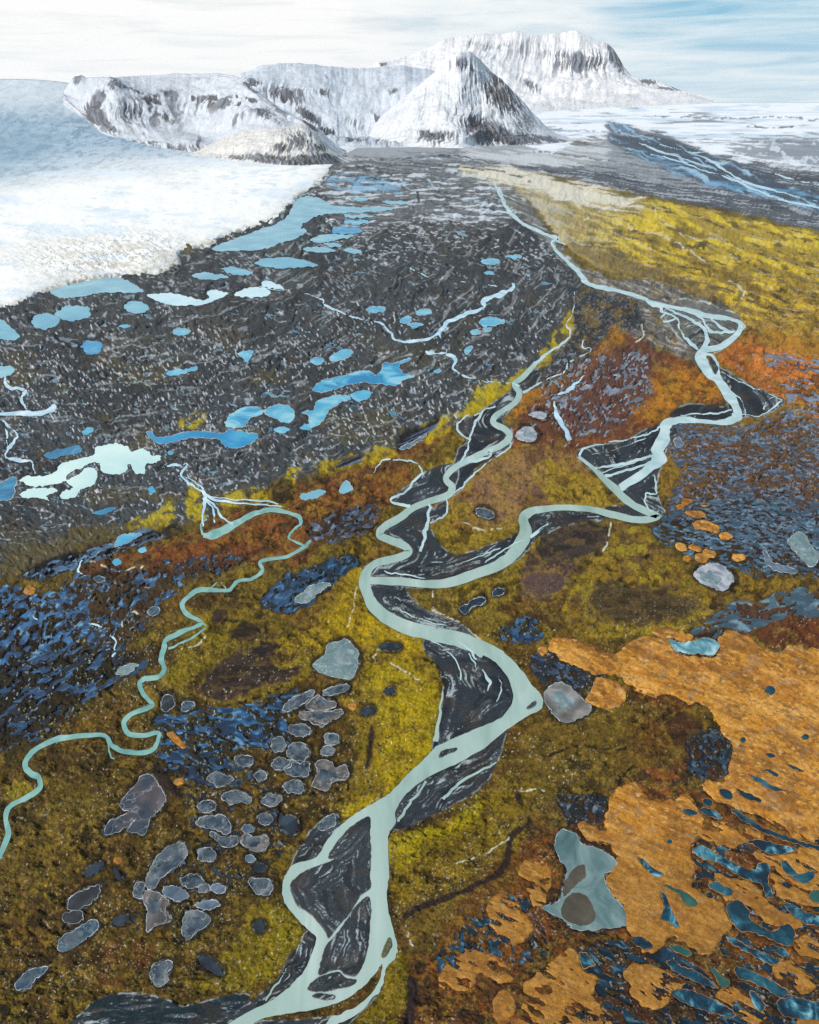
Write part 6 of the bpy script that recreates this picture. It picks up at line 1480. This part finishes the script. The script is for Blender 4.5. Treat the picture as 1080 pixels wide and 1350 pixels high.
# pointed peak
mountain('mountain', 'pointed white peak with dark rocky right flank and dark foot', 478, 782,
    [([(478, 192), (500, 192), (540, 194), (580, 195), (610, 196), (640, 193), (680, 192), (720, 190), (750, 187), (782, 183)], 'plain'),
     ([(478, 190), (500, 182), (540, 179), (580, 183), (605, 184), (640, 177), (680, 179), (720, 181), (750, 184), (782, 182)], [(478, 300), (560, 300), (610, 150), (700, 300), (782, 100)]),
     ([(478, 189), (500, 168), (540, 145), (580, 135), (605, 150), (630, 140), (660, 140), (700, 162), (730, 178), (750, 183), (782, 182)], [(478, 500), (550, 800), (580, 1000), (605, 700), (625, 950), (655, 700), (700, 600), (782, 150)]),
     ([(478, 188), (498, 158), (530, 130), (560, 106), (580, 88), (592, 78), (602, 70), (608, 68), (614, 69), (620, 67), (628, 74), (640, 86), (650, 96), (660, 103), (676, 120), (690, 134), (702, 148), (715, 162), (730, 174), (750, 182), (782, 182)], [(478, 700), (540, 1500), (600, 1700), (660, 1600), (720, 1000), (782, 200)])],
    [14, 40, 70], .055, [(608, 84, 14, 9, 0, .75), (622, 92, 18, 10, 40, .5), (660, 128, 28, 18, 30, .98), (655, 105, 14, 6, 40, .9), (676, 140, 16, 12, 40, .85), (640, 172, 30, 14, 18, 1.15), (680, 183, 40, 7, 4, 1.15), (720, 183, 30, 4, 6, .9), (575, 183, 26, 7, 0, .95), (556, 177, 12, 5, 0, .7), (612, 118, 4, 30, 20, .6), (630, 110, 20, 20, 20, .4), (500, 186, 16, 4, 0, .6), (565, 120, 30, 20, -40, .15), (620, 150, 10, 14, 20, .35), (690, 160, 26, 14, 30, .5)], 8, 11, (204, 207, 212), (54, 47, 48), fan=(610, 60, 26))
# dark-footed hill in front
mountain('mountain', 'rounded front hill with snow cap and dark rubble foot at the glacier edge', 236, 484,
    [([(236, 207), (270, 209), (300, 213), (330, 216), (360, 220), (400, 221), (430, 219), (455, 216), (484, 213)], 'plain'),
     ([(236, 206), (270, 203), (300, 203), (330, 202), (360, 204), (400, 207), (430, 211), (455, 213), (484, 212)], [(236, 100), (360, 200), (484, 60)]),
     ([(236, 205), (270, 198), (300, 190), (330, 184), (360, 182), (395, 180), (415, 186), (430, 198), (455, 209), (484, 212)], [(236, 150), (300, 400), (360, 500), (400, 450), (484, 80)]),
     ([(236, 205), (255, 202), (270, 194), (285, 186), (300, 179), (318, 173), (335, 170), (360, 169), (380, 166), (394, 163), (404, 165), (412, 171), (420, 178), (428, 186), (440, 198), (455, 207), (470, 211), (484, 212)], [(236, 200), (300, 700), (400, 900), (484, 100)])],
    [14, 26, 34], .06, [(400, 212, 50, 7, 0, 1.2), (360, 211, 40, 7, 5, 1.05), (320, 208, 36, 5, 5, .7), (395, 186, 22, 16, 20, .7), (370, 194, 16, 8, 0, .8), (430, 211, 26, 7, 8, 1.2), (420, 196, 12, 8, 40, .8)], 7, 13, (196, 195, 192), (52, 48, 43), back=700, fan=(390, 50, 18))
# ------------------------------------------------------------------ sky, sun, camera
SUN_EL, SUN_AZ = math.radians(33), math.radians(-120)      # azimuth measured from the view direction (+Y) towards +X
w = bpy.data.worlds.new('World')
scene.world = w
w.use_nodes = True
nt = w.node_tree
nt.nodes.clear()
out = nd(nt, 'ShaderNodeOutputWorld')
sky = nd(nt, 'ShaderNodeTexSky', sky_type='NISHITA')
sky.sun_disc = False
sky.sun_elevation = SUN_EL
sky.sun_rotation = SUN_AZ
sky.altitude = 400
bg = nd(nt, 'ShaderNodeBackground'); bg.inputs['Strength'].default_value = .1
nt.links.new(sky.outputs[0], bg.inputs['Color'])
cl = nd(nt, 'ShaderNodeBackground'); cl.inputs['Strength'].default_value = 1.06
tc = nd(nt, 'ShaderNodeTexCoord')
sep = nd(nt, 'ShaderNodeSeparateXYZ')
nt.links.new(tc.outputs['Generated'], sep.inputs[0])
def mth(op, a, b=None, c=None):
    n = nd(nt, 'ShaderNodeMath', operation=op)
    for i, q in enumerate((a, b, c)):
        if q is None:
            continue
        if isinstance(q, (int, float)):
            n.inputs[i].default_value = q
        else:
            nt.links.new(q, n.inputs[i])
    return n.outputs[0]
def mapr(x, a, b, c=0.0, d=1.0):
    n = nd(nt, 'ShaderNodeMapRange', interpolation_type='SMOOTHSTEP')
    n.inputs['From Min'].default_value = a; n.inputs['From Max'].default_value = b
    n.inputs['To Min'].default_value = c; n.inputs['To Max'].default_value = d
    nt.links.new(x, n.inputs['Value'])
    return n.outputs[0]
az = mth('ARCTAN2', sep.outputs[0], sep.outputs[1])           # 0 ahead, + right
el = sep.outputs[2]
cmb = nd(nt, 'ShaderNodeCombineXYZ')
nt.links.new(mth('MULTIPLY', az, 5.0), cmb.inputs[0]); nt.links.new(mth('MULTIPLY', el, 70.0), cmb.inputs[1])
nst = noise_node(nt, 1.0, 5, .6, cmb.outputs[0], .6)
cmb2 = nd(nt, 'ShaderNodeCombineXYZ')
nt.links.new(mth('MULTIPLY', az, 4.0), cmb2.inputs[0]); nt.links.new(mth('MULTIPLY', el, 14.0), cmb2.inputs[1])
nbig = noise_node(nt, 1.3, 4, .55, cmb2.outputs[0], .4)
# streaky cloud layer: pale blue with white streaks on the right, thick white bank on the left
streaks = ramp(nt, nst.outputs['Fac'], [(.34, (136, 192, 220)), (.5, (180, 214, 230)), (.66, (222, 236, 242))])
side = mapr(mth('ADD', az, mth('MULTIPLY', mth('SUBTRACT', nbig.outputs['Fac'], .5), .7)), -.12, .42)
top = mapr(mth('ADD', el, mth('MULTIPLY', mth('SUBTRACT', nst.outputs['Fac'], .5), .06)), .10, .19)
bluef = mth('MULTIPLY', side, mapr(el, -.02, .10, .5, 1.0))
bluef = mth('MAXIMUM', bluef, mth('MULTIPLY', mapr(az, -.5, .0), top))
mixc = nd(nt, 'ShaderNodeMix', data_type='RGBA')
nt.links.new(bluef, mixc.inputs['Factor'])
wht = ramp(nt, nst.outputs['Fac'], [(.3, (232, 236, 238)), (.5, (252, 252, 250)), (.7, (255, 255, 253))])
nt.links.new(wht.outputs['Color'], mixc.inputs['A'])
nt.links.new(streaks.outputs['Color'], mixc.inputs['B'])
nt.links.new(mixc.outputs['Result'], cl.inputs['Color'])
cover = mth('MAXIMUM', mapr(el, .34, .12), mapr(nbig.outputs['Fac'], .4, .62, .25, .8))
ms = nd(nt, 'ShaderNodeMixShader')
nt.links.new(cover, ms.inputs['Fac']); nt.links.new(bg.outputs[0], ms.inputs[1]); nt.links.new(cl.outputs[0], ms.inputs[2])
nt.links.new(ms.outputs[0], out.inputs['Surface'])

sun = bpy.data.lights.new('sun', 'SUN')
sun.energy = 4.3
sun.angle = math.radians(.5)
sun.color = (1.0, .95, .87)
so = bpy.data.objects.new('sun', sun)
COL.objects.link(so)
from mathutils import Vector
dirv = Vector((math.sin(SUN_AZ) * math.cos(SUN_EL), math.cos(SUN_AZ) * math.cos(SUN_EL), math.sin(SUN_EL)))
so.rotation_euler = dirv.to_track_quat('Z', 'Y').to_euler()
so.location = (-800, -300, 900)

cam = bpy.data.cameras.new('camera')
cam.sensor_fit = 'HORIZONTAL'
cam.sensor_width = 36.0
cam.lens = 36.0 * F / 1080.0
cam.clip_start = 1.0
cam.clip_end = 400000.0
co = bpy.data.objects.new('camera', cam)
COL.objects.link(co)
co.location = (0, 0, H)
co.rotation_euler = (math.pi / 2 - PITCH, 0, 0)
scene.camera = co

vs_ = scene.view_settings
vs_.view_transform = 'Standard'
vs_.look = 'None'
vs_.exposure = 0.0
vs_.gamma = 1.0
vs_.use_curve_mapping = False
scene.render.engine = 'CYCLES'
scene.cycles.max_bounces = 5
scene.cycles.diffuse_bounces = 3
scene.cycles.use_denoising = False
scene.render.film_transparent = False

# ------------------------------------------------------------------ air over the plain
hz = bpy.data.meshes.new('haze')
x0, x1, y0, y1, z0, z1 = -26000, 26000, -1500, 30000, -3200, 1900
hz.from_pydata([(x0, y0, z0), (x1, y0, z0), (x1, y1, z0), (x0, y1, z0), (x0, y0, z1), (x1, y0, z1), (x1, y1, z1), (x0, y1, z1)], [],
               [[0, 3, 2, 1], [4, 5, 6, 7], [0, 1, 5, 4], [1, 2, 6, 5], [2, 3, 7, 6], [3, 0, 4, 7]])
hm = bpy.data.materials.new('haze')
hm.use_nodes = True
hm.node_tree.nodes.clear()
ho = hm.node_tree.nodes.new('ShaderNodeOutputMaterial')
pv = hm.node_tree.nodes.new('ShaderNodeVolumePrincipled')
pv.inputs['Color'].default_value = (.86, .92, 1.0, 1)
pv.inputs['Density'].default_value = 7.5e-6
pv.inputs['Anisotropy'].default_value = .2
hm.node_tree.links.new(pv.outputs[0], ho.inputs['Volume'])
hz.materials.append(hm)
hob = bpy.data.objects.new('haze', hz)
COL.objects.link(hob)
hob['kind'] = 'stuff'
